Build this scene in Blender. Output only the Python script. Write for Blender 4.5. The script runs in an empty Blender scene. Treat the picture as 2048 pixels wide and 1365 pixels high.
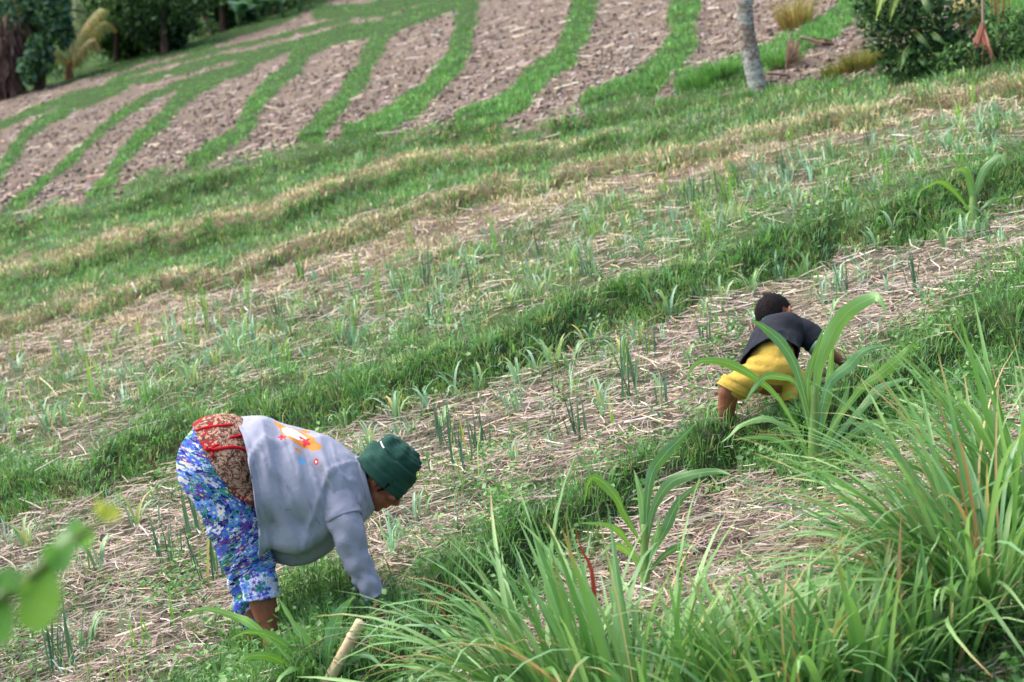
import bpy, math, random
import numpy as np
from mathutils import Vector, Matrix
from mathutils.bvhtree import BVHTree

rng = np.random.default_rng(7)
random.seed(7)
scene = bpy.context.scene
COL = scene.collection

# ------------------------------------------------------------------ camera, sky, sun, exposure
FPX = 4000.0                      # focal length in pixels of a 2048 wide picture
PITCH, ROLL = math.radians(6), math.radians(8)
CAM = np.array([0.0, 0.0, 3.0])
F = np.array([0, math.cos(PITCH), -math.sin(PITCH)])
R0 = np.array([1.0, 0, 0]); U0 = np.array([0, math.sin(PITCH), math.cos(PITCH)])
R = math.cos(ROLL) * R0 - math.sin(ROLL) * U0
U = math.sin(ROLL) * R0 + math.cos(ROLL) * U0
cd = bpy.data.cameras.new('camera'); cam = bpy.data.objects.new('camera', cd); COL.objects.link(cam)
cam.matrix_world = Matrix(((R[0], U[0], -F[0], CAM[0]), (R[1], U[1], -F[1], CAM[1]), (R[2], U[2], -F[2], CAM[2]), (0, 0, 0, 1)))
cd.sensor_width = 36; cd.lens = 36 * FPX / 2048; cd.clip_start = 0.1; cd.clip_end = 3000
cd.dof.use_dof = True; cd.dof.focus_distance = 8.9; cd.dof.aperture_fstop = 3.7
scene.camera = cam
w = bpy.data.worlds.new('World'); scene.world = w; w.use_nodes = True
nt = w.node_tree; bg = nt.nodes['Background']; sky = nt.nodes.new('ShaderNodeTexSky')
SUN_EL, SUN_AZ = math.radians(62), math.radians(-70)     # azimuth from +Y towards +X
sky.sky_type = 'NISHITA'; sky.sun_disc = False; sky.sun_elevation = SUN_EL; sky.sun_rotation = SUN_AZ
sky.air_density = 0.9; sky.dust_density = 6.0; sky.ozone_density = 0.6; sky.altitude = 100
nt.links.new(sky.outputs[0], bg.inputs[0]); bg.inputs[1].default_value = 0.15
sl = bpy.data.lights.new('sun', 'SUN'); sun = bpy.data.objects.new('sun', sl); COL.objects.link(sun)
sl.energy = 0.75; sl.angle = math.radians(60); sl.color = (1, 0.985, 0.96)
sd = Vector((math.sin(SUN_AZ) * math.cos(SUN_EL), math.cos(SUN_AZ) * math.cos(SUN_EL), math.sin(SUN_EL)))
sun.rotation_euler = sd.to_track_quat('Z', 'Y').to_euler(); sun.location = (0, 0, 40)
vs = scene.view_settings; vs.view_transform = 'Standard'; vs.look = 'None'; vs.exposure = 1.42; vs.gamma = 1
scene.cycles.max_bounces = 6; scene.cycles.diffuse_bounces = 3; scene.cycles.transmission_bounces = 4
scene.cycles.caustics_reflective = False; scene.cycles.caustics_refractive = False

# ------------------------------------------------------------------ the hillside as a tilted plane; (X, Y) are image pixels projected onto it
PA, PB, PC = 0.0037, 2.15e-5, 8.46e-5
ncam = np.array([PB * FPX, PC * FPX, PA + 1024 * PB + 682 * PC])
nw = ncam[0] * R - ncam[1] * U + ncam[2] * F
NUP = -nw / np.linalg.norm(nw)
ORG = CAM + nw / np.dot(nw, nw)
E2 = F - np.dot(F, NUP) * NUP; E2 /= np.linalg.norm(E2)
E1 = np.cross(E2, NUP)
ZUP = np.array([0, 0, 1.0])

def ray(X, Y):
    X = np.asarray(X, float)[..., None]; Y = np.asarray(Y, float)[..., None]
    return F + (X - 1024) / FPX * R - (Y - 682) / FPX * U
def dep(X, Y): return 1.0 / np.maximum(PA + PB * np.asarray(X, float) + PC * np.asarray(Y, float), 0.0012)
def plane(X, Y): return CAM + ray(X, Y) * dep(X, Y)[..., None]
def at(X, Y, d): return CAM + ray(X, Y) * np.asarray(d, float)[..., None]
def to_pixel(p):  # projects world points to image pixels and depth
    q = p - CAM; d = q @ F; dd = np.where(d > 0.3, d, 0.3)
    return 1024 + FPX * (q @ R) / dd, 682 - FPX * (q @ U) / dd, d

def vnoise(x, y, seed=0):
    xi = np.floor(x).astype(np.int64); yi = np.floor(y).astype(np.int64); fx = x - xi; fy = y - yi
    fx = fx * fx * (3 - 2 * fx); fy = fy * fy * (3 - 2 * fy)
    def h(a, b):
        n = (a * 374761393 + b * 668265263 + seed * 974711) & 0x7fffffff
        n = ((n ^ (n >> 13)) * 1274126177) & 0x7fffffff
        return ((n ^ (n >> 16)) & 0xffff) / 65535.0
    return (h(xi, yi) * (1 - fx) + h(xi + 1, yi) * fx) * (1 - fy) + (h(xi, yi + 1) * (1 - fx) + h(xi + 1, yi + 1) * fx) * fy
def fbm(x, y, seed=0, o=3):
    s = 0; a = 0.5; t = 0
    for i in range(o):
        s = s + a * vnoise(x, y, seed + i * 17); t += a; a *= 0.5; x = x * 2.03; y = y * 2.03
    return s / t
def st(p): q = p - ORG; return q @ E1, q @ E2

def curve(pts, dy=0):
    P = np.array(pts, float); x, y = P[:, 0], P[:, 1] + dy
    s0 = (y[1] - y[0]) / (x[1] - x[0]); s1 = (y[-1] - y[-2]) / (x[-1] - x[-2])
    def f(X):
        X = np.asarray(X, float)
        return np.interp(X, x, y) + np.where(X < x[0], (X - x[0]) * s0, 0) + np.where(X > x[-1], (X - x[-1]) * s1, 0)
    return f
cE = curve([(-500, 270), (0, 183), (154, 158), (256, 126), (393, 88), (496, 54), (564, 34), (650, 0), (800, -60)])
cL0 = curve([(-500, 545), (0, 425), (210, 392), (400, 340), (640, 285), (800, 275), (985, 255), (1100, 250), (1240, 208), (1350, 190), (1560, 158), (1700, 150), (1900, 118), (2048, 92), (2600, 0)])
cC1 = curve([(-500, 620), (0, 515), (267, 450), (381, 420), (533, 385), (710, 325), (893, 280), (1060, 290), (1300, 262), (1500, 215), (1750, 180), (2048, 130), (2600, 40)])
cB2t = curve([(-500, 735), (0, 620), (190, 580), (381, 540), (495, 510), (700, 450), (850, 400), (1000, 352), (1150, 328), (1300, 305), (1500, 262), (1700, 222), (1900, 185), (2048, 160), (2600, 70)])
cB2b = curve([(-500, 800), (0, 685), (152, 660), (305, 615), (495, 563), (700, 505), (842, 454), (990, 403), (1107, 384), (1300, 350), (1500, 300), (1700, 255), (1900, 215), (2048, 190), (2600, 100)])
cB3 = curve([(-500, 850), (0, 745), (190, 690), (343, 648), (495, 595), (700, 547), (873, 505), (990, 465), (1186, 405), (1300, 378), (1500, 325), (1650, 292), (1800, 258), (2048, 210), (2600, 115)])
cT4 = curve([(-500, 1010), (0, 905), (150, 870), (300, 810), (600, 725), (756, 695), (990, 645), (1107, 605), (1225, 545), (1400, 505), (1556, 425), (1702, 396), (1848, 370), (2048, 305), (2600, 180)])
cL5 = curve([(-500, 1190), (0, 1085), (100, 1062), (250, 1010), (350, 975), (500, 935), (700, 885), (815, 860), (1010, 790), (1107, 751), (1186, 706), (1283, 665), (1400, 618), (1483, 595), (1629, 545), (1775, 495), (1884, 469), (2048, 425), (2600, 300)])
cT6 = curve([(-500, 1900), (300, 1420), (440, 1290), (560, 1150), (640, 1110), (760, 1180), (860, 1140), (1000, 1010), (1100, 990), (1200, 960), (1350, 900), (1440, 852), (1600, 790), (1750, 700), (1850, 640), (1900, 570), (2048, 500), (2600, 340)])
cL7 = curve([(-500, 2500), (600, 1700), (900, 1380), (1040, 1200), (1150, 1080), (1300, 990), (1450, 935), (1550, 950), (1700, 940), (1850, 850), (2048, 790), (2600, 650)])
cT8 = curve([(-500, 2600), (600, 1800), (900, 1480), (1100, 1280), (1300, 1240), (1500, 1250), (1700, 1190), (1900, 1080), (2048, 960), (2600, 800)])

STRIPS = [  # grassed bunds across the ploughed field: centre lines and half widths
    ([(-300, 262), (44, 180), (154, 156), (256, 128), (300, 117), (398, 96), (476, 68), (554, 44), (593, 24), (650, 0)], 11),
    ([(-300, 320), (0, 256), (68, 226), (137, 200), (222, 177), (300, 161), (340, 151), (398, 134), (437, 121), (486, 114), (534, 104), (573, 97), (632, 80), (700, 62)], 9),
    ([(220, 166), (300, 140), (350, 127), (400, 112), (476, 96), (534, 85), (573, 72), (632, 58), (690, 45), (740, 20), (800, -30)], 5),
    ([(-60, 450), (0, 360), (20, 325), (51, 278), (103, 238), (154, 214), (200, 196), (250, 176)], 12),
    ([(20, 430), (62, 403), (103, 366), (154, 318), (205, 267), (250, 229), (308, 195), (350, 179), (398, 160), (437, 149), (495, 131), (554, 107), (600, 92)], 9),
    ([(190, 405), (215, 385), (246, 328), (284, 284), (325, 246), (359, 207), (388, 182), (417, 168), (456, 152), (495, 133)], 15),
    ([(395, 345), (430, 315), (465, 298), (489, 273), (506, 222), (530, 190), (554, 166), (570, 155)], 18),
    ([(590, 140), (598, 109), (632, 89), (700, 68), (765, 60), (805, 44), (856, 26), (911, 7), (960, -20)], 18),
    ([(620, 292), (640, 268), (666, 238), (699, 194), (724, 154), (746, 110), (765, 73), (790, 55)], 20),
    ([(690, 300), (739, 272), (805, 238), (864, 190), (900, 146), (922, 99), (933, 48), (940, 0), (946, -60)], 25),
    ([(940, 268), (985, 250), (1039, 212), (1083, 161), (1131, 124), (1157, 73), (1164, 37), (1171, 0), (1176, -60)], 27),
    ([(1200, 225), (1250, 205), (1300, 175), (1336, 139), (1366, 91), (1373, 36), (1377, 0), (1380, -60)], 31),
    ([(1380, 180), (1450, 165), (1550, 120), (1640, 80), (1690, 40), (1710, 0), (1720, -60)], 26),
    ([(640, 30), (760, 22), (860, -10), (940, -50)], 16),
]
def strip_mask(X, Y):
    m = np.zeros(np.shape(X))
    for pts, hw in STRIPS:
        P = np.array(pts, float); best = np.full(np.shape(X), 1e9)
        for a, b in zip(P[:-1], P[1:]):
            dv = b - a; t = np.clip(((X - a[0]) * dv[0] + (Y - a[1]) * dv[1]) / (dv @ dv), 0, 1)
            best = np.minimum(best, np.hypot(X - a[0] - t * dv[0], Y - a[1] - t * dv[1]))
        m = np.maximum(m, np.clip(1.6 - best / (hw * (0.8 + 0.5 * vnoise(X / 17, Y / 17, 91))) * 1.1, 0, 1))
    return m
def ss(a): a = np.clip(a, 0, 1); return a * a * (3 - 2 * a)

STEPS = [  # terrace risers from the nearest to the farthest: line, height, half thickness
    (lambda X: (cT6(X) + cL7(X)) / 2, 0.17, 14), (lambda X: (cT4(X) + cL5(X)) / 2 + 4, 0.17, 17), (lambda X: (cB2t(X) + cB2b(X)) / 2 + 4, 0.085, 6.5),
    (lambda X: (cC1(X) + cB2t(X)) / 2, 0.14, 7.5), (lambda X: (cL0(X) + cC1(X)) / 2, 0.15, 6)]
def wob(X, k): return (vnoise(X / 60, X * 0 + k, 201) - 0.5) * 26 * min(1, 0.35 + 0.3 * (4 - k)) + (vnoise(X / 17, X * 0 + k, 203) - 0.5) * 8
def step_at(X, k):
    f, A, t = STEPS[k]; X = np.asarray(X, float); fade = 1.0 if k < 3 else np.clip((1750 - X) / 700, 0.25, 1)
    return f(X) + wob(X, k), A * fade * (0.5 + 1.0 * vnoise(X / 75, X * 0 + k, 207)), t
def relief(X, Y):
    """height above the mean slope: terraces fall back, then step up at a steep riser"""
    X = np.asarray(X, float); Y = np.asarray(Y, float); ky, kh = [], []
    y, A, t = step_at(X, 0); ky.append(y + 260); kh.append(0 * X)
    for k in range(5):
        y, A, t = step_at(X, k); ky += [y + t, y - t]; kh += [-A / 2, A / 2]
    ky.append(y - 150); kh.append(0 * X); h = np.zeros(np.shape(X))
    for i in range(len(ky) - 1):
        lo, hi = ky[i], np.minimum(ky[i + 1], ky[i] - 1); f = (lo - Y) / (lo - hi); m = (f >= 0) & (f < 1)
        ff = ss(f) if i % 2 else f
        h = np.where(m, kh[i] + (kh[i + 1] - kh[i]) * ff, h)
    m = strip_mask(X, Y) * (Y < cL0(X)) * (Y > cE(X) - 30)
    return h + 0.06 * m
def ground_pt(X, Y):
    X = np.asarray(X, float); Y = np.asarray(Y, float)
    p = plane(X, Y); s, t = st(p); d = dep(X, Y)
    n = (fbm(s * 2.2, t * 2.2, 3) - 0.5) * 0.10 + (fbm(s * 9, t * 9, 5) - 0.5) * 0.03
    return p + (relief(X, Y) + n)[..., None] * NUP
def find(x, y):
    """the ground point that stands at image pixel (x, y)"""
    X, Y = float(x), float(y)
    ys = np.linspace(y - 140, y + 140, 281); a, b, _ = to_pixel(ground_pt(np.full(281, X), ys)); i = int(np.argmin(np.abs(b - y) + 0.02 * (ys - y < 0)))
    X += x - float(a[i]); return ground_pt(X, ys[i])

# ------------------------------------------------------------------ helpers
def srgb(r, g, b):
    return tuple((c / 255 / 12.92 if c / 255 < 0.04045 else ((c / 255 + 0.055) / 1.055) ** 2.4) for c in (r, g, b))
def mesh(name, v, faces, mat=None, col=None, smooth=True, parent=None, attr=None):
    """v (N,3); faces: list of int arrays (n,3) / (n,4) or python lists"""
    me = bpy.data.meshes.new(name); v = np.asarray(v, np.float32)
    arrs = [np.asarray(f, np.int32) for f in faces if len(f)]
    me.vertices.add(len(v)); me.vertices.foreach_set('co', v.ravel())
    nl = sum(a.size for a in arrs); npol = sum(len(a) for a in arrs)
    me.loops.add(nl); me.loops.foreach_set('vertex_index', np.concatenate([a.ravel() for a in arrs]))
    me.polygons.add(npol)
    tot = np.concatenate([np.full(len(a), a.shape[1], np.int32) for a in arrs])
    me.polygons.foreach_set('loop_start', np.concatenate([[0], np.cumsum(tot)[:-1]]).astype(np.int32))
    me.polygons.foreach_set('use_smooth', np.full(npol, smooth))
    me.update(calc_edges=True)
    if col is not None:
        c = np.ones((len(v), 4), np.float32); c[:, :3] = col
        a = me.color_attributes.new('Col', 'FLOAT_COLOR', 'POINT'); a.data.foreach_set('color', c.ravel())
    for k, vals in (attr or {}).items():
        a = me.attributes.new(k, 'FLOAT_VECTOR', 'POINT'); a.data.foreach_set('vector', np.asarray(vals, np.float32).ravel())
    if mat: me.materials.append(mat)
    return obj(name, me, parent)
def obj(name, me, parent=None):
    o = bpy.data.objects.new(name, me); COL.objects.link(o)
    if parent: o.parent = parent
    return o
def tag(o, label, cat, group=None, kind=None):
    o['label'] = label; o['category'] = cat
    if group: o['group'] = group
    if kind: o['kind'] = kind
    return o
def thing(name, label, cat, loc=(0, 0, 0), group=None):
    o = bpy.data.objects.new(name, None); COL.objects.link(o); o.location = tuple(loc); o.empty_display_size = 0.1
    bpy.context.view_layer.update() if False else None
    return tag(o, label, cat, group)
def rel(o, child):          # child vertices are in world space: keep them there under a moved parent
    child.parent = o; child.matrix_parent_inverse = Matrix.Translation(-Vector(o.location)); return child

class N:
    """tiny node helper"""
    def __init__(s, name):
        s.m = bpy.data.materials.new(name); s.m.use_nodes = True; s.t = s.m.node_tree; s.b = s.t.nodes['Principled BSDF']; s.o = s.t.nodes['Material Output']
    def n(s, typ, **kw):
        x = s.t.nodes.new('ShaderNode' + typ)
        for k, v in kw.items(): setattr(x, k, v)
        return x
    def put(s, sock, v):
        if isinstance(v, bpy.types.NodeSocket): s.t.links.new(v, sock)
        elif isinstance(v, tuple) and len(v) == 3 and sock.type == 'RGBA': sock.default_value = (*v, 1)
        else: sock.default_value = v
    def math(s, op, a, b=0.0, c=None, clamp=False):
        x = s.n('Math', operation=op); x.use_clamp = clamp; s.put(x.inputs[0], a); s.put(x.inputs[1], b)
        if c is not None: s.put(x.inputs[2], c)
        return x.outputs[0]
    def mix(s, f, a, b, typ='MIX'):
        x = s.n('Mix', data_type='RGBA', blend_type=typ); s.put(x.inputs[0], f); s.put(x.inputs[6], a); s.put(x.inputs[7], b); return x.outputs[2]
    def noise(s, scale, detail=3, vec=None, rough=0.55, dist=0.0):
        x = s.n('TexNoise'); x.inputs['Scale'].default_value = scale; x.inputs['Detail'].default_value = detail; x.inputs['Roughness'].default_value = rough; x.inputs['Distortion'].default_value = dist
        if vec: s.put(x.inputs['Vector'], vec)
        return x
    def vor(s, scale, vec=None, feat='F1', rnd=1.0):
        x = s.n('TexVoronoi', feature=feat); x.inputs['Scale'].default_value = scale; x.inputs['Randomness'].default_value = rnd
        if vec: s.put(x.inputs['Vector'], vec)
        return x
    def ramp(s, f, stops, interp='LINEAR'):
        x = s.n('ValToRGB'); cr = x.color_ramp; cr.interpolation = interp
        while len(cr.elements) < len(stops): cr.elements.new(0.5)
        for e, (p, c) in zip(cr.elements, stops): e.position = p; e.color = (*c, 1)
        s.put(x.inputs[0], f); return x.outputs[0]
    def coord(s, k='Object'): return s.n('TexCoord').outputs[k]
    def attr(s, k): return s.n('Attribute', attribute_name=k)
    def mapv(s, vec, scale=(1, 1, 1), rot=(0, 0, 0)):
        x = s.n('Mapping'); s.put(x.inputs[0], vec); x.inputs['Scale'].default_value = scale; x.inputs['Rotation'].default_value = rot; return x.outputs[0]
    def bump(s, h, strength=0.3, dist=0.01):
        x = s.n('Bump'); x.inputs['Strength'].default_value = strength; x.inputs['Distance'].default_value = dist; s.put(x.inputs['Height'], h)
        s.t.links.new(x.outputs[0], s.b.inputs['Normal']); return x.outputs[0]
    def base(s, c, rough=0.7, spec=0.3):
        s.put(s.b.inputs['Base Color'], c); s.put(s.b.inputs['Roughness'], rough); s.b.inputs['Specular IOR Level'].default_value = spec; return s.m
    def translucent(s, c, f):
        tr = s.n('BsdfTranslucent'); s.put(tr.inputs[0], c); mx = s.n('MixShader'); mx.inputs[0].default_value = f
        s.t.links.new(s.b.outputs[0], mx.inputs[1]); s.t.links.new(tr.outputs[0], mx.inputs[2]); s.t.links.new(mx.outputs[0], s.o.inputs[0])

def veg_mat(name, trans=0.3, rough=0.5, spec=0.35, vein=0):
    m = N(name); a = m.attr('Col').outputs['Color']
    n = m.noise(14, 3, m.coord('Object')).outputs[0]
    c = m.mix(m.math('MULTIPLY', m.math('SUBTRACT', n, 0.35, clamp=True), 0.9, clamp=True), a, m.mix(1.0, a, (1.15, 1.13, 0.88), 'MULTIPLY'))
    m.base(c, rough, spec)
    if trans: m.translucent(m.mix(1.0, c, (1.15, 1.2, 0.8), 'MULTIPLY'), trans)
    return m.m
M_GRASS = veg_mat('grass_blade', 0.3)
M_DRY = veg_mat('dry_grass', 0.1, 0.8, 0.1)
M_LEAF = veg_mat('leaf', 0.3, 0.42, 0.45)
M_FOREST = veg_mat('tree_leaf', 0.2, 0.6, 0.2)
M_STRAW = veg_mat('straw', 0.0, 0.6, 0.3)

def plain(name, c1, c2, scale=20, rough=0.8, bump=0.3, dist=0.01, spec=0.2, stretch=(1, 1, 1)):
    m = N(name); v = m.mapv(m.coord('Object'), stretch); n = m.noise(scale, 5, v).outputs[0]
    m.base(m.ramp(n, [(0.3, c1), (0.7, c2)]), rough, spec); m.bump(n, bump, dist); return m.m

def blades(p, h, w, yaw, bend, col, up=None, face=None):
    """grass blades: p (N,3) roots, h heights, w widths, yaw lean direction, bend 0..1"""
    n = len(p); d = np.stack([np.cos(yaw), np.sin(yaw), 0 * yaw], 1); up = ZUP
    fa = yaw + math.pi / 2 + rng.normal(0, 0.7, n) if face is None else face
    sv = np.stack([np.cos(fa), np.sin(fa), 0 * fa], 1) * (w * 0.5)[:, None]
    m = p + up * (h * 0.58 * (1 - 0.15 * bend))[:, None] + d * (h * 0.28 * bend)[:, None]
    t = p + up * (h * (1 - 0.55 * bend ** 2))[:, None] + d * (h * 0.95 * bend)[:, None]
    v = np.stack([p - sv, p + sv, m - sv * 0.8, m + sv * 0.8, t], 1)
    return v, np.repeat(col[:, None, :], 5, 1)
def blade_obj(name, parts, mat):
    v = np.concatenate([a for a, _ in parts]); c = np.concatenate([b for _, b in parts]); n = len(v)
    i = np.arange(n)[:, None] * 5
    return mesh(name, v.reshape(-1, 3), [i + np.array([0, 1, 3, 2]), i + np.array([2, 3, 4])], mat, c.reshape(-1, 3))
def scatter(n, dens, x0=-550, x1=2600, y0=-60, y1=1560, dmax=75):
    X = rng.uniform(x0, x1, n); Y = rng.uniform(y0, y1, n)
    ok = (PA + PB * X + PC * Y > 1 / dmax); X, Y = X[ok], Y[ok]
    k = rng.random(len(X)) < dens(X, Y); return X[k], Y[k]
def pick(cols, n, jit=0.12):
    c = np.array([srgb(*c) for c in cols])[rng.integers(0, len(cols), n)]
    return np.clip(c * (1 + rng.normal(0, jit, (n, 1))) * (1 + rng.normal(0, jit * 0.3, (n, 3))), 0, 1)

# ------------------------------------------------------------------ ground zones
def zones(X, Y):
    """densities on the field: green grass, dry grass, straw, bare ploughed soil"""
    j = (vnoise(X / 45, Y / 45, 1) - 0.5) * 34 + (vnoise(X / 14, Y / 14, 2) - 0.5) * 16
    j = j * 1.5 * np.clip((Y - 150) / 400, 0.12, 1); y = Y + j + rng.normal(0, 1, np.shape(X)) * np.clip((Y - 60) / 35, 1.5, 17)
    E, L0, B3, T6, L7, T8 = [c(X) for c in (cE, cL0, cB3, cT6, cL7, cT8)]; S5, S4, S3, S2, S1 = [step_at(X, k)[0] for k in range(5)]; L0 = L0 + 10; S4 = S4 + 0 * j
    g = np.zeros(np.shape(X)); d = g.copy(); s = g.copy(); p = g.copy(); patch = fbm(X / 120, Y / 70, 11); pt2 = fbm(X / 50, Y / 30, 13)
    def put(mask, G, D, S, P):
        g[mask] = G; d[mask] = D; s[mask] = S; p[mask] = P
    put(y < E, 0.9, 0, 0, 0)
    pl = (y >= E) & (y < L0); put(pl, 0.015, 0.0, 0.25, 1)
    sm = strip_mask(X, Y + j * 0.3); on = pl & (sm > 0.6); g[on] = 1.0; p[on] = 0; s[on] = 0
    put((X > 1955 + 30 * (vnoise(X / 20, Y / 20, 8) - 0.5)) & (y < L0), 0.9, 0.05, 0, 0)
    fade = np.clip((1250 - X) / 300, 0.2, 1)
    put((y >= L0) & (Y < S2), 1, 0.08, 0, 0)
    cr = (y > S2 - 36) & (Y < S2 - 2) & (y >= L0); g[cr] = (1 - 0.85 * fade)[cr]; d[cr] = fade[cr]
    put((Y >= S2 - 2) & (Y < S3), 1, 0.1, 0, 0)
    cr = (y > S3 - 32) & (Y < S3 - 2); put(cr, 0.22, 0.95, 0.25, 0)
    k3 = (Y >= S3 - 2) & (Y < S3 + 10); put(k3, 0.7, 0.5, 0.1, 0)
    put((Y >= S3 + 10) & (y < B3), 0.1, 1.0, 0.9, 0); k3 = (y >= B3 - 22) & (y < B3) & (Y > S3 + 10); g[k3] = 0.3; d[k3] = 0.6
    mf = (y >= B3) & (Y > S3 + 10) & (y < S4 - 46); g[mf] = np.clip((patch[mf] - 0.2) * 2.7, 0.5, 1); s[mf] = np.clip(1.1 - g[mf] * 0.8, 0.25, 1); d[mf] = 0.25; p[mf] = 0
    put((y >= S4 - 46) & (y > B3) & (Y < S4 + 17), 1, 0.1, 0.02, 0)
    sf = (Y >= S4 + 17) & (y < T6 + 20); put(sf, 0.06, 0.08, 1, 0); g[sf] = np.clip((patch[sf] - 0.36) * 2.5, 0.28, 0.85)
    put((y >= T6 + 20) & (y < L7 - 10) & (Y > S4 + 17), 1, 0.05, 0.06, 0)
    kk = (y >= L7 - 10) & (y < T8) & (Y > S4 + 17); put(kk, 0.12, 0.05, 1, 0); g[kk] = np.clip((patch[kk] - 0.36) * 2.2, 0.15, 0.75)
    put((y >= T8) & (y > T6 + 20), 0.75, 0.2, 0.3, 0)
    return g, d, s, p
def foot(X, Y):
    """bare brown earth at the riser feet, shade of overhanging grass painted into its colour"""
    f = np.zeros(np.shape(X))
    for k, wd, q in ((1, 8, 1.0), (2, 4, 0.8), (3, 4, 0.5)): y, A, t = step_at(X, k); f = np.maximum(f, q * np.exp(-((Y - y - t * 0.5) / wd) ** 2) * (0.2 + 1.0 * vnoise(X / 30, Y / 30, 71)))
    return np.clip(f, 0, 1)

# ------------------------------------------------------------------ ground sheet
rad = np.concatenate([[0.0], np.geomspace(0.6, 5.0, 20)[:-1], np.geomspace(5.0, 27, 760), np.geomspace(27.2, 60, 120), np.geomspace(62, 900, 26)])
fr = math.radians(24); th = np.concatenate([np.linspace(-fr, fr, 300), np.linspace(fr, 2 * math.pi - fr, 60)[1:-1]])
RR, TT = np.meshgrid(rad, th, indexing='ij')
P = ORG + (RR * np.sin(TT))[..., None] * E1 + (RR * np.cos(TT))[..., None] * E2
X, Y, D = to_pixel(P); inv = PA + PB * X + PC * Y
ok = (D > 3.0) & (inv > 1 / 85.0) & (np.abs(X - 1024) < 2200)
Xs, Ys = np.where(ok, X, 1000.0), np.where(ok, Y, 300.0)
s_, t_ = st(P)
hn = (fbm(s_ * 2.2, t_ * 2.2, 3) - 0.5) * 0.10 + (fbm(s_ * 9, t_ * 9, 5) - 0.5) * 0.03
H = np.where(ok, relief(Xs, Ys), 0) + hn
g, d, s, p = zones(Xs, Ys)
soil, strw, turf, tan = (np.array(srgb(*c)) for c in ((122, 109, 98), (108, 100, 90), (60, 84, 46), (128, 112, 93)))
wt = np.stack([p, s * 0.9, g * 1.1, d * 0.9], -1) + 1e-3; wt /= wt.sum(-1, keepdims=True)
gc = wt[..., :1] * soil + wt[..., 1:2] * strw + wt[..., 2:3] * turf + wt[..., 3:] * tan
ff = foot(Xs, Ys)[..., None]; gc = gc * (1 - ff) + np.array(srgb(84, 66, 54)) * ff  # dark bare earth at the bank feet, with painted shade under the overhang
gc = np.where(ok[..., None], gc, np.array(srgb(110, 135, 70)))
P = P + H[..., None] * NUP
nr, nth = RR.shape; idx = np.arange(nr * nth).reshape(nr, nth); nxt = np.roll(idx, -1, 1)
quads = np.stack([idx[:-1], idx[1:], nxt[1:], nxt[:-1]], -1).reshape(-1, 4)
m = N('field_soil'); co = m.coord('Object'); a = m.attr('Col').outputs['Color']
n1 = m.noise(26, 6, co).outputs[0]; n2 = m.noise(90, 4, co).outputs[0]
m.base(m.mix(0.85, a, m.ramp(n1, [(0.25, (0.45, 0.42, 0.4)), (0.55, (1, 1, 1)), (0.8, (1.45, 1.4, 1.35))]), 'MULTIPLY'), 0.95, 0.1)
m.bump(m.math('ADD', n1, m.math('MULTIPLY', n2, 0.4)), 0.8, 0.04)
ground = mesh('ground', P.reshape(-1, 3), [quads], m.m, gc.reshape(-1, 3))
ground['kind'] = 'structure'; ground['label'] = 'terraced hillside field of soil, straw and turf'; ground['category'] = 'ground'

# ------------------------------------------------------------------ green grass
def tufts(n, zone, cols, hmin, hmax, wid, per=(4, 9), spread=0.05, bend=(0.15, 0.9), jit=0.16, **kw):
    X, Y = scatter(n, zone, **kw) if callable(zone) else zone; k = rng.integers(per[0], per[1], len(X)); i = np.repeat(np.arange(len(X)), k)
    p = ground_pt(X, Y)[i]; dd = dep(X, Y)[i]; m = len(i); sp = spread * np.clip(dd / 10, 0.6, 2) ** 0.4
    an = rng.uniform(0, 2 * math.pi, m); rr = np.sqrt(rng.random(m)) * sp
    p = p + (np.cos(an) * rr)[:, None] * E1 + (np.sin(an) * rr)[:, None] * E2 - 0.012 * NUP
    hs = rng.uniform(hmin, hmax, len(X))[i] * rng.uniform(0.55, 1.1, m)
    hs = hs * (0.5 + 1.0 * fbm(X / 60, Y / 40, 31)[i]) * np.clip(1.35 - dd / 45, 0.45, 1)
    w_ = wid * rng.uniform(0.7, 1.3, m) * np.clip(dd / 9.0, 0.7, 6) ** 0.75
    c0 = pick(cols, len(X), jit); tone = (0.8 + 0.4 * fbm(X / 90, Y / 60, 41))[:, None]
    c = np.clip((c0 * tone)[i] * (1 + rng.normal(0, 0.1, (m, 1))), 0, 1)
    return blades(p, hs, w_, an + rng.normal(0, 0.5, m), rng.uniform(*bend, m), c)
GREENS = [(112, 156, 96), (100, 148, 88), (122, 164, 102), (92, 136, 84), (132, 170, 110), (116, 158, 126), (106, 150, 114), (150, 172, 120), (164, 170, 124)]
FRESH = [(104, 156, 84), (114, 164, 88), (96, 146, 82), (90, 142, 84), (126, 170, 98)]
def riser(n, k, lo=-0.9, hi=1.6):
    X = rng.uniform(-500, 2550, n); y, A, t = step_at(X, k); Y = y + t * rng.uniform(lo, hi, n) ; ok = rng.random(n) < np.clip(A / 0.2, 0.2, 1) * (0.55 + 0.6 * vnoise(X / 40, X * 0 + k, 211)); return X[ok], Y[ok]
band = lambda lo, hi: (lambda X, Y: zones(X, Y)[0] * (Y > lo(X)) * (Y <= hi(X)))
top = lambda X: X * 0 - 200.0
bot = lambda X: X * 0 + 1700.0
o = blade_obj('strip_grass', [tufts(90000, lambda X, Y: zones(X, Y)[0] ** 2 * (Y < cL0(X) + 6), FRESH, 0.06, 0.14, 0.006, (4, 7), 0.03, y1=470)], M_GRASS)
tag(o, 'fresh green grass on the bunds between the ploughed soil beds', 'grass', kind='stuff')
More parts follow.
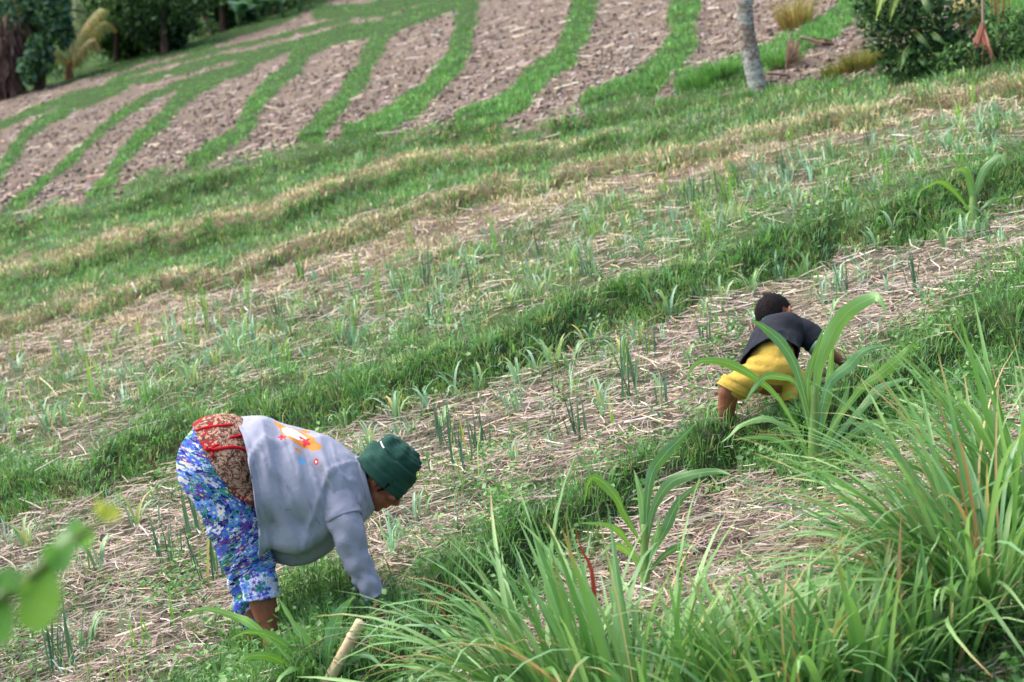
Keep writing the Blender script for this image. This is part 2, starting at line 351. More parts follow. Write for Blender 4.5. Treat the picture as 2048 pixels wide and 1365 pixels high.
o = blade_obj('terrace_grass', [tufts(30000, band(cL0, cB2b), GREENS + FRESH, 0.06, 0.16, 0.0055, (4, 9), 0.06, (0.3, 1.0), y0=0, y1=850),
                                tufts(0, riser(3800, 4), GREENS + FRESH, 0.06, 0.15, 0.0055, (4, 8), 0.06, (0.4, 1.1)), tufts(0, riser(4500, 3), GREENS + FRESH, 0.06, 0.15, 0.0055, (4, 8), 0.06, (0.4, 1.1)), tufts(0, riser(1800, 2), GREENS, 0.05, 0.13, 0.0055, (4, 8), 0.06, (0.4, 1.1)),
                                tufts(2600, band(cL0, cB2t), FRESH, 0.10, 0.22, 0.007, (3, 6), 0.05, (0.05, 0.4), y0=0, y1=850)], M_GRASS)
tag(o, 'green grass on the narrow terraces below the ploughed field', 'grass', kind='stuff')
o = blade_obj('field_weeds', [tufts(36000, band(cB3, cT4), GREENS, 0.05, 0.13, 0.0055, (3, 8), 0.06, y0=100, y1=1150)], M_GRASS)
tag(o, 'patchy low green weeds among the straw of the onion terrace', 'weeds', kind='stuff')
o = blade_obj('bank_grass', [tufts(0, riser(5200, 1, -1, 1.2), GREENS + FRESH, 0.05, 0.14, 0.006, (5, 9), 0.06, (0.4, 1.1)), tufts(20000, band(cT4, cL5), GREENS + FRESH, 0.05, 0.14, 0.006, (5, 10), 0.06, (0.3, 1.0), y0=150, y1=1250)], M_GRASS)
tag(o, 'thick green grass on the bank above the two workers', 'grass', kind='stuff')
o = blade_obj('straw_weeds', [tufts(21000, band(cL5, cT6), GREENS, 0.04, 0.12, 0.005, (3, 7), 0.05, y0=250, y1=1560),
                              tufts(9000, lambda X, Y: (Y > cL7(X) - 20) * (Y < cT8(X)) * zones(X, Y)[0], GREENS, 0.05, 0.12, 0.005, (3, 7), 0.05, y0=550, y1=1560)], M_GRASS)
tag(o, 'thin weeds coming up through the straw mulch', 'weeds', kind='stuff')
o = blade_obj('foreground_grass', [tufts(0, riser(2200, 0, -1, 1.2), GREENS + FRESH, 0.06, 0.15, 0.006, (5, 9), 0.06, (0.4, 1.1)), tufts(22000, lambda X, Y: zones(X, Y)[0] * (((Y > cT6(X)) & (Y < cL7(X))) | (Y > cT8(X))), FRESH + GREENS[:4], 0.06, 0.15, 0.006, (5, 10), 0.06, (0.3, 1.0), y0=350, y1=1620)], M_GRASS)
tag(o, 'lush green weeds on the near edge of the terrace', 'grass', kind='stuff')

# dry clipped grass on the two tan banks
DRY = [(206, 192, 158), (190, 174, 142), (214, 202, 174), (168, 150, 124), (198, 186, 150), (176, 174, 130), (150, 166, 112)]
o = blade_obj('dry_grass', [tufts(0, riser(2600, 2, -2.5, 0.6), DRY, 0.05, 0.12, 0.006, (4, 8), 0.06, (0.4, 1.1)), tufts(0, tuple(a[riser_x < 1250] for riser_x, a in [(q[0], b) for q in [riser(3000, 3, -3, -0.6)] for b in q]), DRY, 0.05, 0.11, 0.006, (4, 7), 0.06, (0.4, 1.1)), tufts(34000, lambda X, Y: zones(X, Y)[1] * (Y < cT4(X)), DRY, 0.05, 0.12, 0.006, (5, 9), 0.07, (0.4, 1.1), y0=50, y1=1100)], M_DRY)
tag(o, 'clipped tan dry grass on the terrace edges', 'dry grass', kind='stuff')
# bright upright shoots in the onion terrace
SHOOT = [(128, 178, 70), (110, 166, 64), (140, 186, 84), (120, 160, 70)]
o = blade_obj('rice_shoots', [tufts(900, lambda X, Y: ((Y > cB3(X) - 30) & (Y < cT4(X) + 20)) * 1.0, SHOOT, 0.18, 0.34, 0.008, (2, 5), 0.025, (0.02, 0.25), y0=150, y1=1150),
                              tufts(260, lambda X, Y: ((Y > cL5(X)) & (Y < cT6(X))) * 0.9, SHOOT, 0.12, 0.28, 0.007, (2, 5), 0.025, (0.02, 0.3), y0=300, y1=1500)], M_GRASS)
tag(o, 'bright thin upright green shoots scattered over the terraces', 'shoots', kind='stuff')

LEEKC = [(140, 180, 150), (126, 168, 138), (150, 186, 158), (118, 162, 122)]
o = blade_obj('leek_seedlings', [tufts(3200, lambda X, Y: ((Y > cB3(X)) & (Y < cT4(X) + 15)) * (0.3 + 0.7 * (fbm(X / 90, Y / 60, 63) > 0.48)), LEEKC, 0.14, 0.26, 0.0095, (4, 8), 0.02, (0.3, 1.05), y0=150, y1=1150),
                                 tufts(1100, lambda X, Y: ((Y > cL5(X) - 20) & (Y < cT6(X))) * (0.25 + 0.75 * (Y < cL5(X) + 60)), LEEKC, 0.12, 0.26, 0.0095, (4, 8), 0.02, (0.3, 1.05), y0=300, y1=1500)], M_LEAF)
tag(o, 'small pale blue green leek seedlings filling the straw terraces', 'seedlings', kind='stuff')
# broad leaved weeds: little folded leaves
def leaflets(n, zone, cols, size, lift, **kw):
    X, Y = scatter(n, zone, **kw); k = rng.integers(4, 9, len(X)); i = np.repeat(np.arange(len(X)), k); m = len(i)
    p = ground_pt(X, Y)[i] + (rng.random((m, 1)) * lift) * ZUP + rng.normal(0, 0.035, (m, 1)) * E1 + rng.normal(0, 0.035, (m, 1)) * E2
    a = rng.uniform(0, 2 * math.pi, m); L = size * rng.uniform(0.6, 1.3, m); el = rng.uniform(-0.3, 0.8, m)
    dv = np.stack([np.cos(a) * np.cos(el), np.sin(a) * np.cos(el), np.sin(el)], 1) * L[:, None]
    sv = np.stack([-np.sin(a), np.cos(a), rng.normal(0, 0.4, m)], 1) * (L * 0.3)[:, None]
    dn = ZUP * (L * 0.12)[:, None]
    v = np.stack([p, p + dv * 0.5 + sv, p + dv * 0.5 - dn, p + dv * 0.5 - sv, p + dv], 1)
    return v, np.repeat((pick(cols, len(X)))[i][:, None, :], 5, 1)
def leaflet_obj(name, parts, mat):
    v = np.concatenate([a for a, _ in parts]); c = np.concatenate([b for _, b in parts]); i = np.arange(len(v))[:, None] * 5
    return mesh(name, v.reshape(-1, 3), [np.concatenate([i + np.array(q) for q in ([0, 2, 1], [0, 3, 2], [1, 2, 4], [2, 3, 4])])], mat, c.reshape(-1, 3))
HERB = [(78, 128, 60), (92, 140, 66), (70, 116, 58), (104, 150, 78), (86, 132, 74)]
o = leaflet_obj('broadleaf_weeds', [leaflets(15000, lambda X, Y: ((zones(X, Y)[0] > 0.5) & (Y > cT4(X) + 20)) * (0.25 + 0.7 * (fbm(X / 80, Y / 60, 51) > 0.5)), HERB, 0.034, 0.13, y0=200, y1=1560),
                                     leaflets(6500, lambda X, Y: ((Y > cL0(X)) & (Y < cT4(X))) * 0.5, HERB, 0.03, 0.07, y0=50, y1=1100)], M_LEAF)
tag(o, 'small broad leaved weeds mixed into the grass banks', 'weeds', kind='stuff')

# ------------------------------------------------------------------ straw mulch
def straws(n, zone, cols, lmin, lmax, wid, lift, **kw):
    X, Y = scatter(n, zone, **kw); m = len(X); dd = dep(X, Y)
    p = ground_pt(X, Y) + (rng.random((m, 1)) ** 2 * lift + 0.004) * NUP
    a = rng.normal(0.15, 1.1, m) + math.pi * (rng.random(m) < 0.5); L = rng.uniform(lmin, lmax, m) * rng.uniform(0.5, 1, m) * np.clip(dd / 10, 0.8, 2)
    dv = (np.cos(a)[:, None] * E1 + np.sin(a)[:, None] * E2 + rng.normal(0, 0.12, (m, 1)) * NUP) * (L / 2)[:, None]
    sv = (-np.sin(a)[:, None] * E1 + np.cos(a)[:, None] * E2) * (wid * rng.uniform(0.5, 1.5, m) * np.clip(dd / 9, 0.8, 4) ** 0.7 / 2)[:, None]
    kn = rng.normal(0, 0.06, (m, 1)) * E1 * L[:, None] + rng.normal(0, 0.05, (m, 1)) * E2 * L[:, None]
    hv = NUP * (np.linalg.norm(sv, axis=1) * 0.9)[:, None]
    v = np.stack([p - dv - sv, p - dv + hv, p - dv + sv, p + kn - sv, p + kn + hv, p + kn + sv, p + dv - sv, p + dv + hv, p + dv + sv], 1)
    return v, np.repeat(pick(cols, m, 0.2)[:, None, :], 9, 1)
def straw_obj(name, parts, mat):
    v = np.concatenate([a for a, _ in parts]); c = np.concatenate([b for _, b in parts]); i = np.arange(len(v))[:, None] * 9
    q = [i + np.array(x) for x in ([0, 1, 4, 3], [1, 2, 5, 4], [3, 4, 7, 6], [4, 5, 8, 7])]
    return mesh(name, v.reshape(-1, 3), [np.concatenate(q)], mat, c.reshape(-1, 3), smooth=False)
STRAW = [(184, 170, 156), (164, 149, 136), (196, 185, 172), (138, 121, 109), (172, 153, 130), (116, 101, 91), (156, 143, 134), (94, 79, 69)]
o = straw_obj('straw_mulch', [straws(86000, lambda X, Y: zones(X, Y)[2] * (Y > cB2t(X)) * np.clip(0.45 + (Y - 300) / 600, 0.45, 1), STRAW, 0.05, 0.24, 0.0052, 0.05, y0=150, y1=1560),
                              straws(700, lambda X, Y: zones(X, Y)[2] * (Y > cL5(X)) * 0.8, STRAW[:3], 0.25, 0.5, 0.010, 0.06, y0=300, y1=1560)], M_STRAW)
tag(o, 'pale rice straw mulch strewn over the two near terraces', 'straw', kind='stuff')
# ploughed soil: clods and bits of straw
def clods(n, zone, cols, size, **kw):
    X, Y = scatter(n, zone, **kw); m = len(X); dd = dep(X, Y)
    p = ground_pt(X, Y); r = size * rng.uniform(0.35, 1.5, m) ** 1.6 * np.clip(dd / 18, 0.8, 1.3)
    base = np.array([[1, 0, 0], [-.5, .87, 0], [-.5, -.87, 0], [.3, .5, .8], [-.6, 0, .7], [.3, -.5, .75]])
    v = p[:, None, :] + (base + rng.normal(0, 0.25, (m, 6, 3))) @ np.stack([E1, E2, NUP]) * r[:, None, None]
    return v, np.repeat(pick(cols, m, 0.18)[:, None, :], 6, 1)
v, c = clods(76000, lambda X, Y: zones(X, Y)[3] * 0.95, [(134, 120, 108), (122, 109, 98), (146, 132, 120), (110, 98, 88), (160, 150, 140)], 0.018, x0=-300, x1=2300, y0=-60, y1=470)
i = np.arange(len(v))[:, None] * 6
tri = np.concatenate([i + np.array(q) for q in ([0, 1, 3], [1, 4, 3], [1, 2, 4], [2, 5, 4], [2, 0, 5], [0, 3, 5], [3, 4, 5])])
m_ = N('clod'); a = m_.attr('Col').outputs['Color']; nn = m_.noise(60, 4, m_.coord('Object')).outputs[0]
m_.base(m_.mix(0.6, a, m_.ramp(nn, [(0.3, (0.6, 0.6, 0.6)), (0.7, (1.3, 1.3, 1.3))]), 'MULTIPLY'), 0.95, 0.1)
tag(mesh('soil_clods', v.reshape(-1, 3), [tri], m_.m, c.reshape(-1, 3), smooth=False), 'crumbly brown clods of the ploughed hillside beds', 'soil', kind='stuff')
o = straw_obj('field_litter', [straws(9000, lambda X, Y: zones(X, Y)[3] * 0.8, STRAW[:5], 0.06, 0.2, 0.008, 0.03, x0=-300, x1=2300, y0=-60, y1=470)], M_STRAW)
tag(o, 'pale stalk litter lying over the ploughed beds', 'straw', kind='stuff')

# ================================================================== planted things
def catmull(P, m):
    P = np.asarray(P, float); n = len(P); t = np.linspace(0, n - 1, m); i = np.clip(t.astype(int), 0, n - 2); f = (t - i)[:, None]
    g = lambda k: P[np.clip(k, 0, n - 1)]
    a, b, c, d = g(i - 1), g(i), g(i + 1), g(i + 2)
    return 0.5 * (2 * b + (c - a) * f + (2 * a - 5 * b + 4 * c - d) * f ** 2 + (3 * b - a - 3 * c + d) * f ** 3)
def unit(v): v = np.asarray(v, float); return v / np.maximum(np.linalg.norm(v, axis=-1, keepdims=True), 1e-9)
def ribbon(path, width, side, fold=0.25, wave=0.0, seed=0):
    """leaf blade along path (k,3) with widths (k,), side hint (3,) or (k,3); V folded, three vertices across"""
    k = len(path); tg = unit(np.gradient(path, axis=0)); sd = np.broadcast_to(side, (k, 3)); sd = unit(sd - (sd * tg).sum(1, keepdims=True) * tg)
    nm = np.cross(tg, sd); w_ = (np.asarray(width) / 2)[:, None]
    ph = np.linspace(0, 1, k); wl = (wave * np.sin(ph * 19 + seed))[:, None] * w_; wr = (wave * np.sin(ph * 23 + seed * 2 + 1))[:, None] * w_
    v = np.stack([path - sd * w_ + nm * (w_ * fold + wl), path, path + sd * w_ + nm * (w_ * fold + wr)], 1).reshape(-1, 3)
    f = []
    for i in range(k - 1):
        a = i * 3; f += [[a, a + 1, a + 4, a + 3], [a + 1, a + 2, a + 5, a + 4]]
    return v, np.array(f)
def tube(path, radii, n=10, cap=True, squash=None):
    path = np.asarray(path, float); k = len(path); tg = unit(np.gradient(path, axis=0)); radii = np.broadcast_to(radii, (k,))
    a = unit(np.cross(tg[0], [0.3, 0.5, 0.81])); V = []
    for i in range(k):
        a = unit(a - (a @ tg[i]) * tg[i]); b = np.cross(tg[i], a); an = np.arange(n) * 2 * math.pi / n
        V.append(path[i] + (np.cos(an)[:, None] * a + np.sin(an)[:, None] * b) * radii[i])
    v = np.concatenate(V); f = []
    for i in range(k - 1):
        for j in range(n): f.append([i * n + j, i * n + (j + 1) % n, (i + 1) * n + (j + 1) % n, (i + 1) * n + j])
    tr = []
    if cap:
        v = np.concatenate([v, [path[0] - tg[0] * radii[0] * 0.3], [path[-1] + tg[-1] * radii[-1] * 0.3]]); c0, c1 = len(v) - 2, len(v) - 1
        for j in range(n): tr += [[c0, (j + 1) % n, j], [c1, (k - 1) * n + j, (k - 1) * n + (j + 1) % n]]
    return v, np.array(f), np.array(tr) if tr else np.zeros((0, 3), int)
def join(parts):
    V, Q, T, C, k = [], [], [], [], 0
    for prt in parts:
        v, q, t = prt[0], np.asarray(prt[1]).reshape(-1, 4), np.asarray(prt[2]).reshape(-1, 3)
        V.append(v); Q.append(q + k); T.append(t + k); k += len(v)
        if len(prt) > 3: C.append(np.broadcast_to(prt[3], (len(v), 3)))
    return np.concatenate(V), np.concatenate(Q).astype(int), np.concatenate(T).astype(int), (np.concatenate(C) if C else None)
def build(name, parts, mat, parent=None, smooth=True):
    v, q, t, c = join(parts); o = mesh(name, v, [q, t], mat, c, smooth)
    if parent: rel(parent, o)
    return o
NT = np.zeros((0, 3), int)

m = N('maize_leaf'); a = m.attr('Col').outputs['Color']; pv = m.attr('puv').outputs['Vector']
vn = m.noise(1.0, 2, m.mapv(pv, (700, 1.5, 1))).outputs[0]; pt = m.noise(7, 3, m.coord('Object')).outputs[0]
sx = m.n('SeparateXYZ'); m.t.links.new(pv, sx.inputs[0]); rib = m.math('LESS_THAN', m.math('ABSOLUTE', sx.outputs[0]), 0.0012)
a = m.mix(rib, a, srgb(150, 186, 126)); c = m.mix(m.math('MULTIPLY', vn, 0.35), a, m.mix(1.0, a, (1.5, 1.45, 1.6), 'MULTIPLY')); c = m.mix(m.math('MULTIPLY', m.math('SUBTRACT', pt, 0.4, clamp=True), 1.6, clamp=True), c, m.mix(1.0, c, (1.15, 1.05, 0.6), 'MULTIPLY'))
m.base(c, 0.42, 0.5); m.bump(vn, 0.25, 0.002); m.translucent(m.mix(1.0, c, (1.3, 1.35, 0.5), 'MULTIPLY'), 0.3); M_MAIZE = m.m
# ---- maize: each leaf follows its own curve
def maize(label, base, leaves, stalk_top, seed, cols=((104, 150, 96), (116, 162, 94), (96, 144, 96), (114, 162, 70)), group='maize plants on the terrace edges'):
    b = find(*base); d0 = float((b - CAM) @ F); root = thing('maize_plant', label, 'maize', b, group); r = np.random.default_rng(seed)
    tp = at(stalk_top[0], stalk_top[1], d0); path = catmull([b - 0.03 * ZUP, b * 0.55 + tp * 0.45, tp], 8)
    px = d0 / FPX
    build('stalk', [(*tube(path, np.linspace(13, 6, 8) * px, 8), srgb(132, 168, 92))], M_LEAF, root)
    for i, (pts, wpx, dz) in enumerate(leaves):
        n = len(pts); dd = d0 + np.linspace(0, 1, n) ** 1.3 * dz
        P = np.array([at(x, y, z) for (x, y), z in zip(pts, dd)]); path = catmull(P, 15); u = np.linspace(0, 1, 15)
        wd = 0.68 * wpx * px * np.minimum(1, 0.28 + 1.7 * u) * np.clip((1 - u) * 2.0, 0.03, 1) ** 0.8
        side = np.cross(unit(np.gradient(path, axis=0)), -F + 0.35 * r.normal(0, 1, 3))
        v, q = ribbon(path, wd, side, 0.28, 0.35, seed + i)
        c = np.array(srgb(*cols[(i + seed) % len(cols)])) * r.uniform(0.85, 1.1)
        C = np.repeat(np.repeat(c[None], len(v), 0), 1, 0); pass
        rel(root, mesh('leaf', v, [q], M_MAIZE, C, attr={'puv': np.stack([np.tile([-1, 0, 1], 15) * np.repeat(wd, 3) * 0.5, np.repeat(u, 3), np.full(45, i * 1.7)], 1)}))
    return root
maize('tall maize plant with broad leaves standing in front of the crouching child', (1625, 955), [
    ([(1630, 900), (1633, 765), (1656, 686), (1691, 627), (1744, 595), (1759, 598), (1774, 627)], 46, -0.12),
    ([(1628, 870), (1595, 742), (1563, 686), (1527, 654), (1501, 640)], 34, -0.05),
    ([(1612, 890), (1560, 800), (1516, 759), (1478, 736), (1442, 723), (1404, 721), (1384, 736), (1372, 762)], 26, -0.1),
    ([(1618, 860), (1595, 771), (1557, 753), (1527, 756), (1504, 783), (1489, 806)], 22, -0.25),
    ([(1622, 850), (1615, 765), (1633, 700), (1648, 654)], 22, 0.0),
    ([(1636, 870), (1656, 771), (1700, 730), (1730, 700), (1782, 689)], 34, 0.15),
    ([(1640, 890), (1715, 785), (1756, 753), (1797, 718), (1823, 692), (1838, 700)], 32, 0.05),
    ([(1640, 910), (1720, 820), (1759, 777), (1794, 762), (1822, 756)], 30, 0.2),
    ([(1618, 930), (1598, 871), (1568, 850), (1527, 836), (1486, 847), (1463, 868), (1443, 885)], 24, -0.15),
    ([(1618, 940), (1560, 882), (1516, 874), (1463, 880)], 18, -0.2),
    ([(1626, 910), (1650, 820), (1660, 740), (1668, 640)], 26, 0.08),
    ([(1634, 930), (1690, 880), (1740, 850), (1800, 845), (1840, 870)], 26, -0.1),
    ([(1632, 940), (1665, 860), (1690, 800), (1700, 760)], 24, 0.1)], (1628, 770), 1)
maize('maize plant with one tall pointed leaf between the lemongrass and the weeds', (1290, 1190), [
    ([(1290, 1080), (1300, 960), (1328, 911), (1358, 880), (1392, 846)], 38, 0.05),
    ([(1285, 1090), (1256, 1040), (1235, 998), (1205, 963), (1180, 958), (1168, 1012)], 34, -0.1),
    ([(1293, 1090), (1307, 1018), (1338, 968), (1379, 950), (1435, 942), (1462, 950)], 34, -0.1),
    ([(1288, 1120), (1285, 1010), (1268, 940)], 26, 0.05),
    ([(1292, 1120), (1328, 1065), (1358, 1003), (1405, 963)], 30, 0.1),
    ([(1284, 1130), (1245, 1070), (1215, 1050), (1160, 1046)], 20, -0.1),
    ([(1290, 1150), (1310, 1080), (1320, 1030)], 30, -0.1),
    ([(1286, 1150), (1262, 1110), (1228, 1090), (1200, 1110)], 22, -0.2),
    ([(1294, 1150), (1330, 1110), (1370, 1090), (1400, 1105)], 22, -0.1)], (1288, 1050), 2)
maize('low maize plant beside the bent worker and the bamboo stake', (640, 1392), [
    ([(632, 1370), (560, 1300), (506, 1251), (471, 1234), (407, 1217), (356, 1240)], 26, 0.1),
    ([(636, 1370), (579, 1299), (540, 1273), (497, 1264), (463, 1277)], 30, -0.1),
    ([(640, 1375), (617, 1294), (583, 1243), (557, 1196)], 32, 0.0),
    ([(648, 1375), (660, 1286), (677, 1230), (709, 1192)], 42, 0.02),
    ([(634, 1380), (557, 1320), (506, 1311), (470, 1330)], 26, -0.2),
    ([(650, 1380), (700, 1320), (735, 1310), (770, 1340)], 22, -0.1),
    ([(644, 1385), (600, 1340), (570, 1345), (545, 1380)], 22, -0.2)], (643, 1330), 3)
maize('young maize plant standing on the upper bank far above the child', (1946, 452), [
    ([(1948, 430), (1950, 396), (1965, 345), (1987, 319), (2005, 312), (2011, 332)], 24, -0.1),
    ([(1946, 430), (1943, 389), (1935, 352), (1924, 338), (1904, 344)], 22, -0.1),
    ([(1946, 420), (1943, 360), (1932, 322)], 14, 0.0),
    ([(1942, 425), (1910, 385), (1880, 364), (1843, 380)], 16, -0.1),
    ([(1950, 430), (1985, 400), (2015, 396)], 14, 0.1),
    ([(1944, 440), (1915, 420), (1890, 428)], 14, -0.1)], (1947, 385), 4)

# ---- lemongrass: many single blades, shared blade meshes
def blade_mesh(i, dry=False):
    r = np.random.default_rng(100 + i); k = 9; u = np.linspace(0, 1, k); arc = [0.10, 0.35, 0.65, 0.95, 1.25, 1.6][i % 6]
    ang = u ** 1.6 * arc * 1.2; x = np.cumsum(np.sin(ang)) / k; z = np.cumsum(np.cos(ang)) / k; x -= x[0]; z -= z[0]
    path = np.stack([x, r.normal(0, 0.02) * u ** 2, z], 1)
    wd = 0.0155 * np.minimum(1, 0.5 + 1.6 * u) * np.clip((1 - u) * 2.2, 0.02, 1) ** 0.7
    v, q = ribbon(path, wd, np.array([0, 1.0, 0]), 0.35, 0.05, i)
    pal = [(118, 164, 92), (104, 152, 84), (130, 174, 104), (116, 160, 110), (98, 144, 82), (144, 182, 120)]
    c = np.array(srgb(*pal[(i * 5 + i // 6) % 6])) if not dry else np.array(srgb(*[(186, 148, 112), (190, 158, 120), (200, 176, 130), (160, 128, 96)][i % 4]))
    C = np.repeat(c[None], len(v), 0)
    if not dry and i % 5 == 0:
        t = np.repeat(u, 3)[:, None]; C = C + (np.array(srgb(178, 136, 92)) - C) * np.clip((t - 0.78) * 5, 0, 1)
    me = mesh('blade', v, [q], M_LEAF, C); dat = me.data; bpy.data.objects.remove(me); return dat
BL = [blade_mesh(i) for i in range(24)]; BD = [blade_mesh(i, True) for i in range(8)]
def lemongrass(label, base, n, length, spread, lean, leanaz, seed, dry=0.08, wscale=1.0, rad=0.1, arcs=(0, 6)):
    r = np.random.default_rng(seed); b = find(*base); root = thing('lemongrass_clump', label, 'lemongrass', b, 'lemongrass clumps in the foreground')
    for i in range(n):
        az = r.uniform(0, 2 * math.pi) if r.random() > lean else r.normal(leanaz, 0.75)
        dry_i = r.random() < dry; pool = BD if dry_i else BL
        ch = r.integers(*arcs) if r.random() < 0.6 else r.integers(2, 6); me = pool[int(ch + 6 * r.integers(0, 4)) % len(pool)]
        o = bpy.data.objects.new('blade', me); COL.objects.link(o); o.parent = root
        L = length * r.uniform(0.55, 1.15); ws = L * 0 + wscale * r.uniform(0.7, 1.25) * (0.6 if dry_i else 1)
        rr = rad * math.sqrt(r.random()); o.location = (rr * math.cos(az), rr * math.sin(az), -0.02)
        tilt = abs(r.normal(0, spread)) if r.random() < 0.6 else r.uniform(0, spread * 1.6)
        o.rotation_euler = (Matrix.Rotation(az, 3, 'Z') @ Matrix.Rotation(tilt, 3, 'Y') @ Matrix.Rotation(r.normal(0, 0.5), 3, 'Z')).to_euler()
        o.scale = (L, ws, L)
    return root
W = math.pi
lemongrass('largest lemongrass clump, its long blades arching over the straw', (1990, 1215), 295, 1.05, 0.75, 0.62, W * 1.0, 1, 0.08, 1.15, 0.17, (2, 6))
lemongrass('lemongrass clump cut off by the picture edge above the largest one', (2080, 1090), 200, 1.0, 0.45, 0.3, W, 8, 0.06, 1.15, 0.16, (1, 5))
lemongrass('upright lemongrass clump with tan dead blades in front of the tall maize leaf', (1280, 1480), 120, 0.86, 0.22, 0.3, W * 0.9, 2, 0.12, 1.4, 0.2, (0, 3))
lemongrass('lemongrass clump whose blades droop towards the bamboo stake', (1150, 1450), 170, 0.95, 0.8, 0.75, W * 0.95, 3, 0.08, 1.25, 0.18, (2, 6))
lemongrass('short bright lemongrass clump below the straw patch', (1560, 1440), 120, 0.62, 0.24, 0.2, 0, 4, 0.05, 1.4, 0.2, (0, 4))
lemongrass('short bright lemongrass clump beside the purple flower', (1720, 1400), 130, 0.6, 0.25, 0.2, 0, 5, 0.05, 1.4, 0.2, (0, 4))
lemongrass('low lemongrass clump under the arching one near the picture corner', (1860, 1330), 90, 0.55, 0.4, 0.4, 0.3, 6, 0.1, 1.1, 0.15, (0, 5))
lemongrass('small lemongrass tuft between the two upright clumps', (1420, 1430), 70, 0.5, 0.25, 0.3, 0.2, 7, 0.08, 1.15, 0.14, (0, 4))

# ---- onion and leek plants
def onion_mesh(kind, i):
    r = np.random.default_rng(300 + i + 50 * kind); parts = []
    for j in range(r.integers(5, 9) if kind == 0 else r.integers(8, 15)):
        az = r.uniform(0, 2 * math.pi); k = 7; u = np.linspace(0, 1, k)
        if kind == 0: L, arc, tl, wd0 = r.uniform(0.16, 0.27), r.uniform(0.9, 2.4), r.uniform(0.02, 0.3), 0.013
        else: L, arc, tl, wd0 = r.uniform(0.16, 0.3), r.uniform(0, 0.25), r.uniform(0.02, 0.28), 0.0075
        ang = tl + u ** 2.2 * arc; hx = np.cumsum(np.sin(ang)) / k * L; hz = np.cumsum(np.cos(ang)) / k * L
        path = np.stack([hx * math.cos(az), hx * math.sin(az), hz - hz[0] - 0.01], 1) + np.array([r.normal(0, 0.012 + 0.02 * kind), r.normal(0, 0.012 + 0.02 * kind), 0])
        wd = wd0 * np.minimum(1, 0.6 + u * 1.5) * np.clip((1 - u) * 2.5, 0.05, 1) ** 0.7
        v, q = ribbon(path, wd, np.array([-math.sin(az), math.cos(az), 0]), 0.45 if kind else 0.3, 0.05, j)
        pal = [(132, 172, 142), (120, 162, 130), (144, 180, 150), (116, 158, 112), (150, 176, 120)] if kind == 0 else [(74, 112, 90), (84, 122, 98), (66, 102, 84), (96, 132, 100)]
        c = np.array(srgb(*pal[r.integers(0, len(pal))]))
        if r.random() < 0.04: c = np.array(srgb(188, 178, 112))
        parts.append((v, q, NT, c))
    o = build('onion_plant', parts, M_LEAF); me = o.data; bpy.data.objects.remove(o); return me
OK0 = [onion_mesh(0, i) for i in range(9)]; OK1 = [onion_mesh(1, i) for i in range(7)]
def onion(x, y, kind, label, group, s=1.0):
    p = find(x, y); o = bpy.data.objects.new('leek_plant' if kind == 0 else 'onion_plant', random.choice((OK0, OK1)[kind])); COL.objects.link(o)
    o.location = tuple(p); s *= random.uniform(0.95, 1.45); o.scale = (s, s, s * random.uniform(0.9, 1.15)); o.rotation_euler = (0, 0, random.uniform(0, 6.28))
    tag(o, label, 'leek' if kind == 0 else 'onion', group)
    return o
LK5 = ('pale blue green leek with arching leaves in the lower straw terrace', 'leeks in the lower straw terrace')
LK4 = ('pale blue green leek with arching leaves on the upper weedy terrace', 'leeks on the upper weedy terrace')
ON5 = ('dark blue green onion clump with upright tubular leaves in the lower straw terrace', 'onions in the lower straw terrace')
ON4 = ('dark blue green onion clump with upright tubular leaves on the upper weedy terrace', 'onions on the upper weedy terrace')
for x, y, s in [(1265, 803, 1.1), (935, 945, 1.3), (1160, 880, 1.1), (1413, 690, .9), (905, 905, .9), (395, 1080, 1.2), (435, 1165, 1.2), (1830, 580, 1), (880, 885, .8), (1300, 720, .7),
                (130, 1345, 1.3), (330, 1130, .9), (1120, 800, .8), (1690, 590, .7), (1560, 575, .8), (960, 905, .9), (1200, 700, .7), (1340, 830, .8)]:
    onion(x, y, 1, *ON5, s)
for x, y, s in [(850, 570, .9), (945, 590, .7), (1090, 520, .8), (1385, 415, .9), (1405, 405, .8), (1480, 385, .8), (605, 560, .7), (675, 575, .8), (1175, 560, .7), (1560, 355, .8), (1085, 400, .8),
                (1735, 300, .8), (700, 690, .7), (860, 645, .7), (560, 640, .7), (1440, 385, .8), (1100, 470, .7), (1625, 330, .7)]:
    onion(x, y, 1, *ON4, s)
for x, y, s in [(1040, 770, 1.1), (1075, 755, 1.1), (1110, 740, 1.1), (1150, 735, 1), (920, 800, 1), (690, 860, 1), (800, 850, 1), (850, 830, 1), (960, 790, 1), (1350, 640, 1), (1450, 610, 1),
                (1700, 520, .9), (1790, 470, .9), (1850, 455, .9), (1750, 500, .9), (1620, 560, .9), (1180, 700, 1), (1010, 830, .9), (750, 900, 1), (880, 860, .9), (205, 1140, 1.3), (270, 1060, 1.1), (60, 1100, 1.2),
                (40, 1190, 1), (180, 1290, .9), (300, 1010, 1), (1500, 590, .9), (1560, 560, .9), (1930, 480, 1), (1980, 470, 1), (1400, 640, .9), (1280, 690, .9), (1240, 730, .9), (1890, 500, .9), (840, 1040, .8), (800, 1090, .8), (1030, 930, .8), (1100, 900, .8), (1200, 830, .8), (1380, 730, .8), (1660, 640, .8), (1780, 590, .8)]:
    onion(x + random.uniform(-8, 8), y, 0, *LK5, s)
